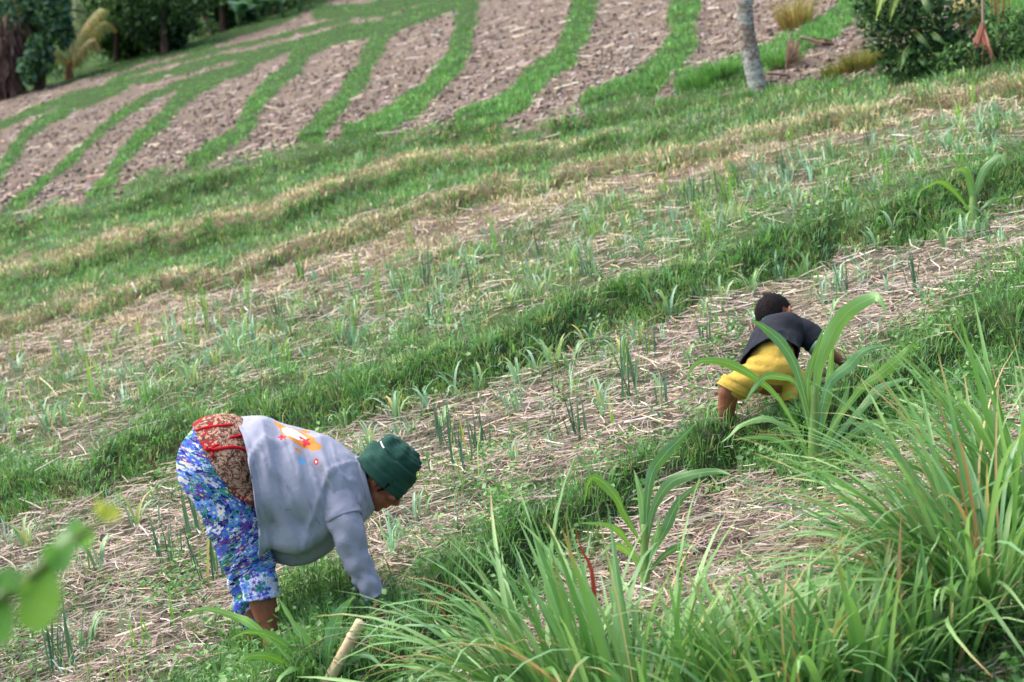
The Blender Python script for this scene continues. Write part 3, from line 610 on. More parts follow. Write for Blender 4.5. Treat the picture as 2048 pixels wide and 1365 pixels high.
for x, y, s in [(150, 850, 1.2), (390, 770, 1.1), (430, 740, 1.1), (300, 790, 1), (340, 740, 1), (460, 760, 1), (240, 700, .9), (590, 650, .9), (640, 640, .9), (780, 590, .9), (500, 690, 1), (90, 860, 1), (1030, 610, 1),
                (1080, 600, .9), (900, 620, .9), (960, 560, .8), (1000, 520, .8), (1200, 480, .8), (1260, 460, .8), (1320, 440, .8), (1420, 430, .8), (1500, 400, .8), (1560, 390, .8), (1640, 370, .8),
                (1700, 340, .8), (1780, 320, .8), (1860, 300, .8), (1920, 280, .8), (1150, 540, .8), (720, 620, .8), (820, 660, .8), (700, 650, .8), (560, 700, .9), (20, 890, 1), (220, 780, .9), (1350, 480, .8),
                (1660, 300, .7), (1820, 260, .7), (1980, 250, .7), (1950, 300, .7)]:
    onion(x + random.uniform(-10, 10), y + random.uniform(-8, 8), 0, *LK4, s)

# ---- bamboo stake
b = find(640, 1402); d0 = float((b - CAM) @ F); tip = at(722, 1243, d0 - 0.05); st_ = thing('bamboo_stake', 'pale bamboo stake leaning in the weeds beside the low maize plant', 'stake', b)
u = np.linspace(0, 1, 40); path = b[None] * (1 - u[:, None]) + tip[None] * u[:, None]; rd = np.full(40, 0.0235)
m = N('bamboo'); co = m.coord('Object'); n1 = m.noise(18, 5, m.mapv(co, (1, 1, 0.25))).outputs[0]
m.base(m.ramp(n1, [(0.3, srgb(150, 122, 92)), (0.55, srgb(206, 186, 150)), (0.75, srgb(188, 164, 122))]), 0.55, 0.4); m.bump(n1, 0.2, 0.004); M_BAM = m.m
build('cane', [tube(path, rd - u * 0.003, 14)], M_BAM, st_)
for k in (0.2, 0.48, 0.8):
    c0 = b + (tip - b) * k; ax = unit(tip - b); build('node_ring', [tube(np.array([c0 - ax * 0.006, c0, c0 + ax * 0.006]), [0.0225, 0.0248, 0.0225], 14)], M_BAM, st_)

# ---- loose dry stalks standing or lying in the fields
for x0, y0, x1, y1, lab in [(499, 645, 502, 590, 'white dry stalk standing upright on the tan bank'), (278, 712, 276, 682, 'short pale dry stalk standing among the leeks'),
                            (80, 760, 118, 800, 'pale stalk lying across the weedy terrace edge'), (1205, 590, 1270, 594, 'long pale stalk lying level on the green bank'),
                            (1225, 830, 1330, 856, 'long pale stalk lying in the straw beside an onion clump'), (720, 1050, 660, 1090, 'tan stalk lying in straw under the bent worker'),
                            (860, 905, 850, 960, 'thin green stem standing beside the dark green cap'), (1100, 870, 1240, 800, 'tan stalk lying across the straw terrace')]:
    a, b = find(x0, max(y0, y1) if abs(x0 - x1) < 15 else y0), None
    d0 = float((a - CAM) @ F)
    if abs(x0 - x1) < 15: b = at(x1, min(y0, y1), d0)
    else: b = find(x1, y1) + 0.03 * NUP; a = a + 0.02 * NUP
    mid = (a + b) / 2 + np.array([0.006, 0.0, 0.01])
    tag(build('dry_stalk', [(*tube(catmull([a, mid, b], 7), np.linspace(0.0065, 0.0035, 7), 6), srgb(208, 192, 164) if 'green' not in lab else srgb(110, 160, 80))], M_STRAW), lab, 'stalk', 'loose dry stalks')

# ---- flowering weeds with seed heads and small flowers
def weed(label, base, tips, colr, head, hs):
    b = find(*base); d0 = float((b - CAM) @ F); root = thing('flowering_weed', label, 'weed', b, 'tall thin weeds')
    for x, y in tips:
        tp = at(x, y, d0 - 0.02); mid = b * 0.4 + tp * 0.6 + np.array([0.01, 0, 0]); build('stem', [(*tube(catmull([b, mid, tp], 8), np.linspace(0.003, 0.0016, 8), 5), srgb(112, 150, 86))], M_LEAF, root)
        parts = []
        for k in range(7):
            v = np.array([[0, 0, 1], [1, 0, 0], [0, 1, 0], [-1, 0, 0], [0, -1, 0], [0, 0, -1]]) * hs * random.uniform(0.6, 1.1) + tp + np.array([random.gauss(0, hs * 1.2) for _ in range(3)])
            parts.append((v, np.zeros((0, 4), int), np.array([[0, 1, 2], [0, 2, 3], [0, 3, 4], [0, 4, 1], [5, 2, 1], [5, 3, 2], [5, 4, 3], [5, 1, 4]]), srgb(*colr)))
        build(head, parts, M_LEAF, root)
weed('thin weed with pale seed heads rising in front of the dark shirt', (1530, 800), [(1524, 618), (1542, 612), (1516, 690), (1547, 660)], (150, 168, 112), 'seed_head', 0.004)
weed('small weed with one purple flower head at the bottom edge', (1674, 1392), [(1672, 1346)], (214, 120, 220), 'flower_head', 0.006)
weed('tiny weed with a pink flower beside the bare leg of the child', (1452, 840), [(1446, 797), (1462, 802)], (220, 170, 220), 'flower_head', 0.003)
weed('thin weed with pale buds beside the seedling near the far tan bank', (125, 520), [(128, 478), (136, 466)], (190, 180, 160), 'seed_head', 0.006)
o = leaflet_obj('orange_wildflowers', [leaflets(60, lambda X, Y: ((Y > cT4(X)) & (Y < cL5(X)) & (X > 700) & (X < 1100)) * 0.8, [(226, 160, 60), (230, 190, 70)], 0.012, 0.10, y0=550, y1=850)], M_LEAF)
tag(o, 'tiny orange wildflowers dotted over the green bank', 'flowers', kind='stuff')

# ---- red leaf tips in the lemongrass
for x0, y0, x1, y1, lab in [(1185, 1150, 1150, 1052, 'dark red withered blade standing in the lemongrass'), (855, 1215, 912, 1172, 'rust red fallen blade on the weeds')]:
    a = find(x0, y0 + 130) if y0 < 1200 else find(x0, y0); d0 = float((a - CAM) @ F) - (0.5 if y0 < 1200 else 0.05)
    pth = catmull([at(x0 + 10, y0 + 160, d0), at(x0, y0, d0), at((x0 + x1) / 2 - 4, (y0 + y1) / 2, d0), at(x1, y1, d0)], 9) if y0 < 1200 else catmull([at(x0 - 60, y0 + 40, d0), at(x0, y0, d0), at(x1, y1, d0)], 9)
    v, q = ribbon(pth, 0.016 * np.clip(np.linspace(1.2, 0.05, 9), 0, 1), R, 0.4)
    tag(build('withered_blade', [(v, q, NT, srgb(164, 62, 50))], M_LEAF), lab, 'blade', 'withered red blades')

# ================================================================== people
def ell(c, axes, r, n=18, k=12):
    """closed ellipsoid: centre, three unit axes, three radii"""
    th = np.linspace(0, math.pi, k + 1)[1:-1]; ph = np.arange(n) * 2 * math.pi / n
    A, B, Cx = (np.asarray(a) * q for a, q in zip(axes, r)); V = [c + Cx]
    for t in th: V += [c + Cx * math.cos(t) + (A * math.cos(p_) + B * math.sin(p_)) * math.sin(t) for p_ in ph]
    V.append(c - Cx); q, t3 = [], []
    for i in range(k - 2):
        for j in range(n): q.append([1 + i * n + j, 1 + (i + 1) * n + j, 1 + (i + 1) * n + (j + 1) % n, 1 + i * n + (j + 1) % n])
    l = len(V) - 1; b0 = 1 + (k - 2) * n
    for j in range(n): t3 += [[0, 1 + j, 1 + (j + 1) % n], [l, b0 + (j + 1) % n, b0 + j]]
    return np.array(V), np.array(q), np.array(t3)
def limb(pts, radii, n=14, m=None):
    P = np.concatenate([np.asarray(pts, float), np.asarray(radii, float)[:, None]], 1); Q = catmull(P, m or len(pts) * 6)
    a, b = Q[0], Q[-1]; t0 = unit(Q[0, :3] - Q[1, :3]); t1 = unit(Q[-1, :3] - Q[-2, :3])
    caps0 = [np.r_[a[:3] + t0 * a[3] * s, a[3] * math.sqrt(max(1 - s * s, 0.02))] for s in (0.97, 0.8, 0.45)]; caps1 = [np.r_[b[:3] + t1 * b[3] * s, b[3] * math.sqrt(max(1 - s * s, 0.02))] for s in (0.45, 0.8, 0.97)]
    Q = np.concatenate([caps0, Q, caps1]); return tube(Q[:, :3], np.abs(Q[:, 3]), n)
def fuse(name, parts, voxel, it, mat, parent=None):
    v, q, t, c = join([p_[:3] for p_ in parts]); o = mesh('tmp', v, [q, t])
    r = o.modifiers.new('r', 'REMESH'); r.mode = 'VOXEL'; r.voxel_size = voxel; r.use_smooth_shade = True
    s_ = o.modifiers.new('s', 'SMOOTH'); s_.factor = 0.5; s_.iterations = it
    dg = bpy.context.evaluated_depsgraph_get(); me = bpy.data.meshes.new_from_object(o.evaluated_get(dg)); bpy.data.objects.remove(o)
    me.name = name; me.materials.clear(); me.materials.append(mat)
    o = obj(name, me)
    if parent: rel(parent, o)
    return o
def verts_of(o): a = np.empty(len(o.data.vertices) * 3, np.float32); o.data.vertices.foreach_get('co', a); return a.reshape(-1, 3).astype(float)
def normals_of(o): a = np.empty(len(o.data.vertices) * 3, np.float32); o.data.vertex_normals.foreach_get('vector', a); return a.reshape(-1, 3).astype(float)
def solid(o, th, off=0.0):
    s_ = o.modifiers.new('thickness', 'SOLIDIFY'); s_.thickness = th; s_.offset = off; return o
def sheet(rows, n, closed=True):
    """quads over a (m, n) grid of vertices"""
    m_ = len(rows); q = []
    for i in range(m_ - 1):
        for j in range(n if closed else n - 1): q.append([i * n + j, i * n + (j + 1) % n, (i + 1) * n + (j + 1) % n, (i + 1) * n + j])
    return np.array(q)
def lathe(c, up, fw, sd, prof, rf, rs, n=48, mod=None):
    V = []; an = np.arange(n) * 2 * math.pi / n
    for h, r_ in prof:
        k = r_ * np.ones(n) if mod is None else r_ * mod(an, h)
        V.append(c + up * h + np.cos(an)[:, None] * k[:, None] * fw * rf + np.sin(an)[:, None] * k[:, None] * sd * rs)
    return np.concatenate(V), sheet(prof, n), NT
def onto(bvh, pts, off):
    out = []
    for x, y in pts:
        dr = Vector(unit(ray(x, y))); h = bvh.ray_cast(Vector(CAM), dr)
        if h[0] is not None: out.append(np.array(h[0]) - np.array(dr) * off)
    return np.array(out)
def hand(wrist, dr, palm_n, s=1.0, curl=0.9):
    """palm, four curled fingers and a thumb from the wrist along dr; palm faces palm_n"""
    dr = unit(dr); pn = unit(palm_n - (palm_n @ dr) * dr); sd = np.cross(dr, pn); P = []
    P.append(ell(wrist + dr * 0.045 * s, (sd, pn, dr), (0.037 * s, 0.016 * s, 0.052 * s)))
    for i, (o_, L) in enumerate(((-0.028, 0.060), (-0.009, 0.070), (0.010, 0.066), (0.027, 0.052))):
        b = wrist + dr * 0.085 * s + sd * o_ * s; pts = [b - dr * 0.02 * s]; a = 0.15
        for k, f in enumerate((0.45, 0.32, 0.23)):
            b = b + (dr * math.cos(a) + pn * math.sin(a)) * L * f * s; pts.append(b); a += curl * (0.8 + 0.1 * i)
        P.append(limb(pts, [0.0095 * s, 0.009 * s, 0.008 * s, 0.0065 * s], 8, 14))
    b = wrist + dr * 0.025 * s - sd * 0.03 * s; P.append(limb([b, b - sd * 0.024 * s + dr * 0.02 * s + pn * 0.012 * s, b - sd * 0.026 * s + dr * 0.045 * s + pn * 0.028 * s], [0.012 * s, 0.0105 * s, 0.008 * s], 8, 12))
    return P
def skin(name, c1, c2):
    m = N(name); n1 = m.noise(25, 5, m.coord('Object')).outputs[0]; m.base(m.ramp(n1, [(0.3, c1), (0.7, c2)]), 0.5, 0.4); m.bump(m.noise(160, 3, m.coord('Object')).outputs[0], 0.15, 0.002)
    m.b.inputs['Subsurface Weight'].default_value = 0.08; m.b.inputs['Subsurface Radius'].default_value = (0.02, 0.008, 0.004); return m.m
def cloth(name, c, weave=900, wr=0.25, var=0.12, wsc=9):
    m = N(name); co = m.coord('Object'); n1 = m.noise(wsc, 4, co, dist=0.6).outputs[0]; n2 = m.noise(weave, 2, co).outputs[0]
    m.base(m.mix(0.5, c, m.ramp(n1, [(0.3, (1 - var,) * 3), (0.7, (1 + var,) * 3)]), 'MULTIPLY'), 0.9, 0.15)
    m.bump(m.math('ADD', n1, m.math('MULTIPLY', n2, 0.12)), wr, 0.02); m.b.inputs['Sheen Weight'].default_value = 0.03; return m
M_SKIN = skin('brown_skin', srgb(122, 72, 52), srgb(142, 88, 64))
M_HAIR = plain('black_hair', srgb(12, 10, 11), srgb(26, 22, 24), 160, 0.75, 0.8, 0.006, 0.12)
M_EYE = plain('eye', (0.02, 0.015, 0.01), (0.03, 0.02, 0.02), 5, 0.2, 0, 0.001, 0.5)

# ------------------------------------------------------------------ the bent worker
fb = find(548, 1292); dW = float((fb - CAM) @ F); kW = dW / FPX
def W_(x, y, dd=0.0): return at(x, y, dW + dd)
RV, UV, FV = R, U, F
worker = thing('person', 'person in grey shirt, floral trousers and green cap bent double over the weeds', 'person', fb)
hu = unit(0.72 * RV + 0.69 * UV); hf = unit(0.69 * RV - 0.72 * UV); hs_ = -FV
HC = W_(766, 955, 0.0)
hd = lambda f, u_, s_=0.0: HC + hf * f + hu * u_ + hs_ * s_
face = [ell(hd(0, 0.015), (hf, hs_, hu), (0.094, 0.076, 0.105), 24, 16), ell(hd(0.035, -0.06), (hf, hs_, hu), (0.055, 0.054, 0.055)), ell(hd(0.066, -0.098), (hf, hs_, hu), (0.024, 0.026, 0.02)),
        limb([hd(0.085, 0.015), hd(0.104, -0.018), hd(0.108, -0.032), hd(0.09, -0.042)], [0.009, 0.012, 0.015, 0.010], 10),
        ell(hd(0.092, -0.062), (hf, hs_, hu), (0.011, 0.026, 0.007)), ell(hd(0.089, -0.073), (hf, hs_, hu), (0.012, 0.022, 0.007)),
        ell(hd(0.078, -0.025, 0.042), (hf, hs_, hu), (0.022, 0.024, 0.018)), ell(hd(0.078, -0.025, -0.042), (hf, hs_, hu), (0.022, 0.024, 0.018)),
        ell(hd(0.086, 0.028), (hf, hs_, hu), (0.014, 0.055, 0.012))]
for sg in (1, -1):
    face += [ell(hd(-0.008, -0.012, sg * 0.08), (unit(hf * 0.8 + hs_ * sg * -0.5), unit(hs_ * sg * 0.8 + hf * 0.5), hu), (0.020, 0.008, 0.032)), ell(hd(-0.004, -0.038, sg * 0.077), (hf, hs_, hu), (0.010, 0.006, 0.011))]
NK = W_(700, 968)
body = face + [limb([W_(440, 930), W_(520, 950), W_(620, 975), W_(680, 975)], [0.13, 0.125, 0.13, 0.11]), limb([W_(668, 968), NK, hd(-0.035, -0.045)], [0.075, 0.058, 0.056])]
body += [limb([W_(440, 935, -0.065), W_(472, 1045, -0.075), W_(508, 1135, -0.075), W_(522, 1190, -0.075), W_(535, 1240, -0.075), W_(546, 1278, -0.075)], [0.08, 0.055, 0.04, 0.056, 0.046, 0.036]),
         limb([W_(543, 1284, -0.075), W_(566, 1296, -0.1), W_(600, 1304, -0.14)], [0.036, 0.034, 0.024]),
         limb([W_(450, 935, 0.07), W_(472, 1045, 0.09), W_(483, 1135, 0.1), W_(495, 1200, 0.1), W_(508, 1262, 0.1)], [0.08, 0.055, 0.04, 0.036, 0.034]),
         limb([W_(506, 1270, 0.13), W_(530, 1279, 0.12), W_(562, 1283, 0.1)], [0.036, 0.033, 0.024])]
for ft, sx in ((W_(600, 1304, -0.14), 1), (W_(562, 1283, 0.1), 1)):
    for t_i in range(5): body.append(ell(ft + RV * (0.022 - 0.004 * abs(t_i - 1)) + FV * (0.022 - 0.011 * t_i), (RV, FV, UV), (0.016, 0.0065, 0.008), 8, 6))
wr1 = W_(748, 1188, -0.16); wr2 = W_(722, 1176, 0.2)
body += [limb([W_(672, 990, -0.14), W_(688, 1045, -0.17), W_(708, 1110, -0.17), wr1], [0.055, 0.05, 0.042, 0.027]), limb([W_(680, 985, 0.14), W_(690, 1050, 0.19), W_(700, 1110, 0.2), wr2], [0.055, 0.05, 0.042, 0.027])]
body += hand(wr1, unit(0.45 * RV - 0.9 * UV), unit(-RV - 0.4 * UV), 0.95, 0.8) + hand(wr2, unit(0.2 * RV - 0.95 * UV), unit(-RV * 0.4 + FV * 0.0 - 0.2 * UV), 0.95, 0.9)
fuse('body', body, 0.0055, 3, M_SKIN, worker)
for sg in (1, -1): build('eye', [ell(hd(0.086, -0.004, sg * 0.032), (hf, hs_, hu), (0.011, 0.013, 0.010), 12, 8)], M_EYE, worker)
hv, hq, ht = ell(hd(-0.006, 0.02), (hf, hs_, hu), (0.102, 0.083, 0.112), 32, 24)
lf = (hv - HC) @ hf; lu = (hv - HC) @ hu
low = np.where(lf < -0.028, 1.0, 0.0) * (lu < 0.01); hv = hv - hu * (low * 0.012)[:, None]
keep = ~((lu < 0.006) & (lf > -0.03)); 
hq = hq[keep[hq].all(1)]; ht = ht[keep[ht].all(1)]
hair = build('hair', [(hv, hq, ht)], M_HAIR, worker)
build('hair_wisp', [limb([hd(0.03, 0.02, 0.078), hd(0.032, -0.02, 0.078), hd(0.022, -0.045, 0.075)], [0.012, 0.008, 0.003], 8)], M_HAIR, worker)

# cap
cm = cloth('green_knit', srgb(38, 74, 64), 500, 0.5, 0.18, 7); M_CAP = cm.m
cu = unit(0.66 * RV + 0.75 * UV); cf = unit(0.75 * RV - 0.66 * UV); CB = W_(757, 958)
def pleat(an, h): return 1 + np.clip((h - 0.118) * 14, 0, 1) * (0.11 * np.cos(7 * an + 1) + 0.05 * np.cos(13 * an)) + 0.03 * np.sin(3 * an + h * 40) + 0.015 * np.sin(7 * an - h * 60)
prof = [(0.004, 0.93), (-0.006, 0.98), (-0.004, 1.04), (0.02, 1.07), (0.05, 1.09), (0.08, 1.09), (0.102, 1.05), (0.112, 0.99), (0.106, 0.93), (0.112, 0.90), (0.13, 0.90), (0.148, 0.84), (0.163, 0.70), (0.173, 0.5), (0.178, 0.28), (0.176, 0.1), (0.176, 0.005)]
cap = build('knit_cap', [lathe(CB, cu, cf, -FV, catmull(np.array(prof), 50), 0.110, 0.090, 64, pleat)], M_CAP, worker)
cv = verts_of(cap); cn = normals_of(cap); q_ = (cv - CB); cv = cv + cn * (0.016 * (fbm(q_ @ RV * 22 + 5, q_ @ UV * 30 + q_ @ FV * 12 + 5, 9) - 0.5) + 0.0025 * np.sin((q_ @ cu) * 420))[:, None]; cap.data.vertices.foreach_set('co', cv.astype(np.float32).ravel()); cap.data.update()
bv = BVHTree.FromPolygons([Vector(v) for v in verts_of(cap)], [list(p_.vertices) for p_ in cap.data.polygons])
tg = onto(bv, [(759, 874), (761, 882), (764, 890), (768, 896)], 0.004)
if len(tg) > 2:
    v, q = ribbon(catmull(tg, 8), np.full(8, 0.007), RV, 0.1); build('cap_label', [(v, q, NT, srgb(205, 205, 210))], M_STRAW, cap); 
    cap.children[0].matrix_parent_inverse = Matrix.Identity(4)

# shirt
SECT = [((466, 835), (507, 1116), 0.245), ((520, 834), (545, 1116), 0.24), ((562, 848), (600, 1120), 0.225), ((612, 862), (646, 1106), 0.205), ((656, 874), (690, 1070), 0.2), ((696, 902), (716, 1050), 0.165), ((716, 922), (742, 1026), 0.085)]
rows = np.array([np.r_[W_(*a), W_(*b), h] for a, b, h in SECT]); rows = catmull(rows, 64); nS = 96
ph = np.arange(nS) * 2 * math.pi / nS; V = []; PU = []
for i, rw in enumerate(rows):
    T_, B_, hw = rw[:3], rw[3:6], rw[6]; c0 = (T_ + B_) / 2; a_ = (T_ - B_) / 2; la = np.linalg.norm(a_); u_ = i / 63.0
    cs, sn = np.cos(ph), np.sin(ph); wide = 1 - 0.1 * np.clip(-cs, 0, 1) ** 1.5 * u_
    cs2 = np.sign(cs) * np.abs(cs) ** 0.86
    p_ = c0 + cs2[:, None] * a_ + (sn * wide * hw)[:, None] * (-FV)
    nr = unit(cs[:, None] * a_ / la + sn[:, None] * (-FV))
    side = np.abs(sn) ** 1.2; hem = 1 - u_
    fold = 0.010 * side * np.sin(u_ * 24 + 2.6 * vnoise(ph * 1.3 + 9, np.full(nS, u_ * 3), 77) * 3 + 0.7 * cs) * (0.35 + 0.65 * np.clip(1.2 - abs(u_ - 0.35) * 2.2, 0, 1))
    fold += 0.03 * hem ** 1.5 * np.sin(ph * 8 + 1.0 + 3 * u_) * np.clip(0.3 - cs, 0, 1)
    fold += 0.006 * (fbm(ph * 2.2 + 3, np.full(nS, u_ * 9), 81) - 0.5) * 2 + 0.012 * np.exp(-((u_ - 0.62 + 0.16 * cs) / 0.035) ** 2) * side * -1
    fold += -0.02 * np.exp(-((u_ - 0.2 - 0.05 * cs) / 0.05) ** 2) * np.clip(-cs + 0.4, 0, 1) * (sn > 0)
    rn = 1 - np.abs(2 * vnoise(np.full(nS, u_ * 13) + 1.5 * cs, ph * 1.1 + 5, 123) - 1); rn2 = 1 - np.abs(2 * vnoise(np.full(nS, u_ * 6 + 2) - 2.2 * cs, ph * 0.8 + 2, 124) - 1)
    fold += (0.016 * rn ** 8 + 0.024 * rn2 ** 9) * side
    p_ = p_ + RV * (0.075 * hem ** 4 * np.clip(sn, 0, 1))[:, None]; V.append(p_ + nr * fold[:, None]); ax = u_ * 0.52
    PU.append(np.stack([np.full(nS, ax), np.where(ph > math.pi, ph - 2 * math.pi, ph) * 0.17, np.zeros(nS)], 1))
m = cloth('grey_shirt', srgb(156, 160, 178), 800, 0.5, 0.05, 12); uv = m.n('SeparateXYZ'); m.t.links.new(m.attr('puv').outputs['Vector'], uv.inputs[0])
def blob(cx, cy, ra, rb, ang=0.0, pet=0, amp=0.0):
    x = m.math('SUBTRACT', uv.outputs[0], cx); y = m.math('SUBTRACT', uv.outputs[1], cy); c, s = math.cos(ang), math.sin(ang)
    xx = m.math('DIVIDE', m.math('ADD', m.math('MULTIPLY', x, c), m.math('MULTIPLY', y, s)), ra); yy = m.math('DIVIDE', m.math('SUBTRACT', m.math('MULTIPLY', y, c), m.math('MULTIPLY', x, s)), rb)
    r_ = m.math('SQRT', m.math('ADD', m.math('MULTIPLY', xx, xx), m.math('MULTIPLY', yy, yy)))
    if pet: r_ = m.math('ADD', r_, m.math('MULTIPLY', m.math('COSINE', m.math('MULTIPLY', m.math('ARCTAN2', yy, xx), float(pet))), amp))
    return m.math('LESS_THAN', r_, 1.0)
col = m.b.inputs['Base Color'].links[0].from_socket
OR_, WH, RD, BLU = srgb(214, 140, 70), srgb(236, 226, 214), srgb(212, 60, 70), srgb(110, 170, 214)
for args, c in [((0.235, 0.085, 0.068, 0.042, 0.35), OR_), ((0.170, 0.045, 0.030, 0.018, 0.5), OR_), ((0.300, 0.125, 0.024, 0.020), OR_), ((0.262, 0.030, 0.018, 0.014), OR_), ((0.222, 0.080, 0.046, 0.030, 0.35), WH),
                ((0.262, 0.105, 0.019, 0.016, 0, 5, 0.35), RD), ((0.246, 0.085, 0.010, 0.009, 0, 5, 0.3), RD), ((0.180, 0.112, 0.016, 0.012, 0, 5, 0.35), RD), ((0.300, 0.180, 0.011, 0.009), RD), ((0.300, 0.180, 0.005, 0.004), WH), ((0.242, 0.182, 0.013, 0.011), BLU), ((0.232, 0.150, 0.014, 0.005, 0.2), OR_)]:
    col = m.mix(blob(*args), col, c)
m.put(m.b.inputs['Base Color'], col); M_SHIRT = m.m
M_SLEEVE = cloth('grey_sleeve', srgb(147, 151, 169), 800, 0.45, 0.06, 12).m
V = np.concatenate(V); shirt = mesh('shirt', V, [sheet(rows, nS)], M_SHIRT, attr={'puv': np.concatenate(PU)}); rel(worker, shirt); solid(shirt, 0.004, 1.0)
bvS = BVHTree.FromPolygons([Vector(v) for v in V], sheet(rows, nS).tolist())
def sleeve(name, pts, rad, amp, seed, n=28, mm=44):
    Q = catmull(np.concatenate([pts, np.asarray(rad)[:, None]], 1), mm); v, q, _ = tube(Q[:, :3], Q[:, 3], n, cap=False)
    ctr = np.repeat(Q[:, :3], n, 0); an = np.tile(np.arange(n) / n * 2 * math.pi, mm); uu = np.repeat(np.linspace(0, 1, mm), n)
    ca = np.cos(an) * 1.6 + 7; sa = np.sin(an) * 1.6 + 7
    f = amp * 0.5 * np.sin(uu * 26 + 4 * np.cos(an + seed) + 5 * vnoise(ca, sa, seed)) * (0.2 + uu) + amp * 3.0 * (fbm(ca + uu * 5, sa + uu * 11, seed) - 0.5)
    return v + unit(v - ctr) * f[:, None], q, NT
for dz, nm in ((-1, 0), (1, 1)):
    D = lambda a, b: (a if dz < 0 else b)
    pts = np.array([W_(668, 985, D(-0.12, 0.13)), W_(690, 1045, D(-0.17, 0.19)), W_(708, 1108, D(-0.175, 0.2)), W_(728, 1152, D(-0.165, 0.2)), W_(*D((750, 1193), (724, 1182)), D(-0.16, 0.2))])
    o = build('sleeve', [sleeve('s', pts, [0.07, 0.068, 0.055, 0.048, 0.041], 0.008, 3 + nm)], M_SLEEVE, worker); solid(o, 0.004, 0)
    yk = np.array([W_(650, 962, D(-0.09, 0.1)), W_(672, 1000, D(-0.135, 0.14)), W_(688, 1040, D(-0.165, 0.18))])
    o = build('shoulder_cap', [sleeve('y', yk, [0.083, 0.079, 0.074], 0.003, 9, 28, 16)], M_SHIRT if False else M_SLEEVE, worker); solid(o, 0.004, 0)
cl = [((706, 912), (733, 1034), 0.092), ((718, 914), (744, 1026), 0.082), ((727, 920), (750, 1016), 0.074)]
cr = catmull(np.array([np.r_[W_(*a), W_(*b), h] for a, b, h in cl]), 8); an = np.arange(40) * 2 * math.pi / 40
v = np.concatenate([(r_[:3] + r_[3:6]) / 2 + np.cos(an)[:, None] * (r_[:3] - r_[3:6]) / 2 + np.sin(an)[:, None] * r_[6] * -FV for r_ in cr])
o = build('collar', [(v, sheet(cr, 40), NT)], M_SLEEVE, worker); solid(o, 0.006, 0)
for pts, rd in (([(537, 1002), (548, 1011), (565, 1017), (583, 1017), (594, 1010)], 0.0032), ([(527, 985), (532, 995), (537, 1002)], 0.0022), ([(594, 1010), (590, 985), (580, 955), (570, 930)], 0.0025), ([(655, 1068), (628, 1030), (612, 990), (606, 950)], 0.003)):
    pp = onto(bvS, pts, 0.0005)
    if len(pp) > 2: build('seam', [tube(catmull(pp, 16), rd, 6)], M_SLEEVE, worker)

# trousers, cuff, waist cloth, cords
def flowers(m, vec, scale, petals, amp, rad):
    """drawn five petal flowers on a flat cloth coordinate: mask, eye mask and a random value per flower"""
    vs_ = m.n('VectorMath', operation='SCALE'); m.put(vs_.inputs[0], vec); vs_.inputs['Scale'].default_value = scale
    vo = m.n('TexVoronoi', voronoi_dimensions='2D'); vo.inputs['Scale'].default_value = 1; vo.inputs['Randomness'].default_value = 0.85; m.put(vo.inputs['Vector'], vs_.outputs[0])
    df = m.n('VectorMath', operation='SUBTRACT'); m.put(df.inputs[0], vs_.outputs[0]); m.put(df.inputs[1], vo.outputs['Position']); sp = m.n('SeparateXYZ'); m.t.links.new(df.outputs[0], sp.inputs[0]); rc = m.n('SeparateColor'); m.t.links.new(vo.outputs['Color'], rc.inputs[0])
    an_ = m.math('ADD', m.math('ARCTAN2', sp.outputs[1], sp.outputs[0]), m.math('MULTIPLY', rc.outputs[1], 6.0)); lim = m.math('ADD', rad, m.math('MULTIPLY', m.math('ABSOLUTE', m.math('COSINE', m.math('MULTIPLY', an_, petals / 2))), amp))
    return m.math('LESS_THAN', vo.outputs['Distance'], lim), m.math('LESS_THAN', vo.outputs['Distance'], rad * 0.55), rc.outputs[0], rc.outputs[2]
def floral(name, base_cols, dark):
    m = N(name); uvv = m.attr('puv').outputs['Vector']; co = m.coord('Object'); n1 = m.noise(40, 3, uvv, dist=0.8).outputs[0]
    c = m.ramp(n1, base_cols, 'CONSTANT')
    m1, e1, a1, b1 = flowers(m, uvv, 44, 5, 0.24, 0.2); c = m.mix(m1, c, m.ramp(a1, [(0, srgb(206, 210, 230)), (0.2, srgb(56, 90, 176)), (0.38, srgb(52, 150, 132)), (0.66, srgb(120, 84, 170)), (0.84, srgb(150, 180, 226))], 'CONSTANT')); c = m.mix(e1, c, srgb(70, 60, 130))
    m2, e2, a2, b2 = flowers(m, uvv, 21, 5, 0.26, 0.2); c = m.mix(m2, c, m.ramp(a2, [(0, srgb(62, 96, 196)), (0.26, srgb(196, 200, 220)), (0.45, srgb(96, 64, 156)), (0.7, srgb(90, 140, 220)), (0.88, srgb(56, 140, 130))], 'CONSTANT')); c = m.mix(e2, c, m.ramp(b2, [(0, srgb(214, 204, 110)), (0.6, srgb(90, 60, 140))], 'CONSTANT'))
    m.base(c, 0.85, 0.15); m.bump(m.noise(10, 4, co, dist=0.6).outputs[0], 0.5, 0.03); return m.m
M_FLOR = floral('floral_cloth', [(0, srgb(32, 42, 104)), (0.43, srgb(46, 70, 148)), (0.5, srgb(186, 192, 216)), (0.54, srgb(50, 134, 124)), (0.6, srgb(36, 46, 110))], 0)
leg1 = [W_(438, 935, -0.09), W_(470, 1042, -0.1), W_(500, 1112, -0.1), W_(517, 1165, -0.1), W_(522, 1184, -0.1)]
leg2 = [W_(448, 935, 0.1), W_(468, 1045, 0.12), W_(484, 1125, 0.13), W_(493, 1180, 0.13), W_(503, 1238, 0.13)]
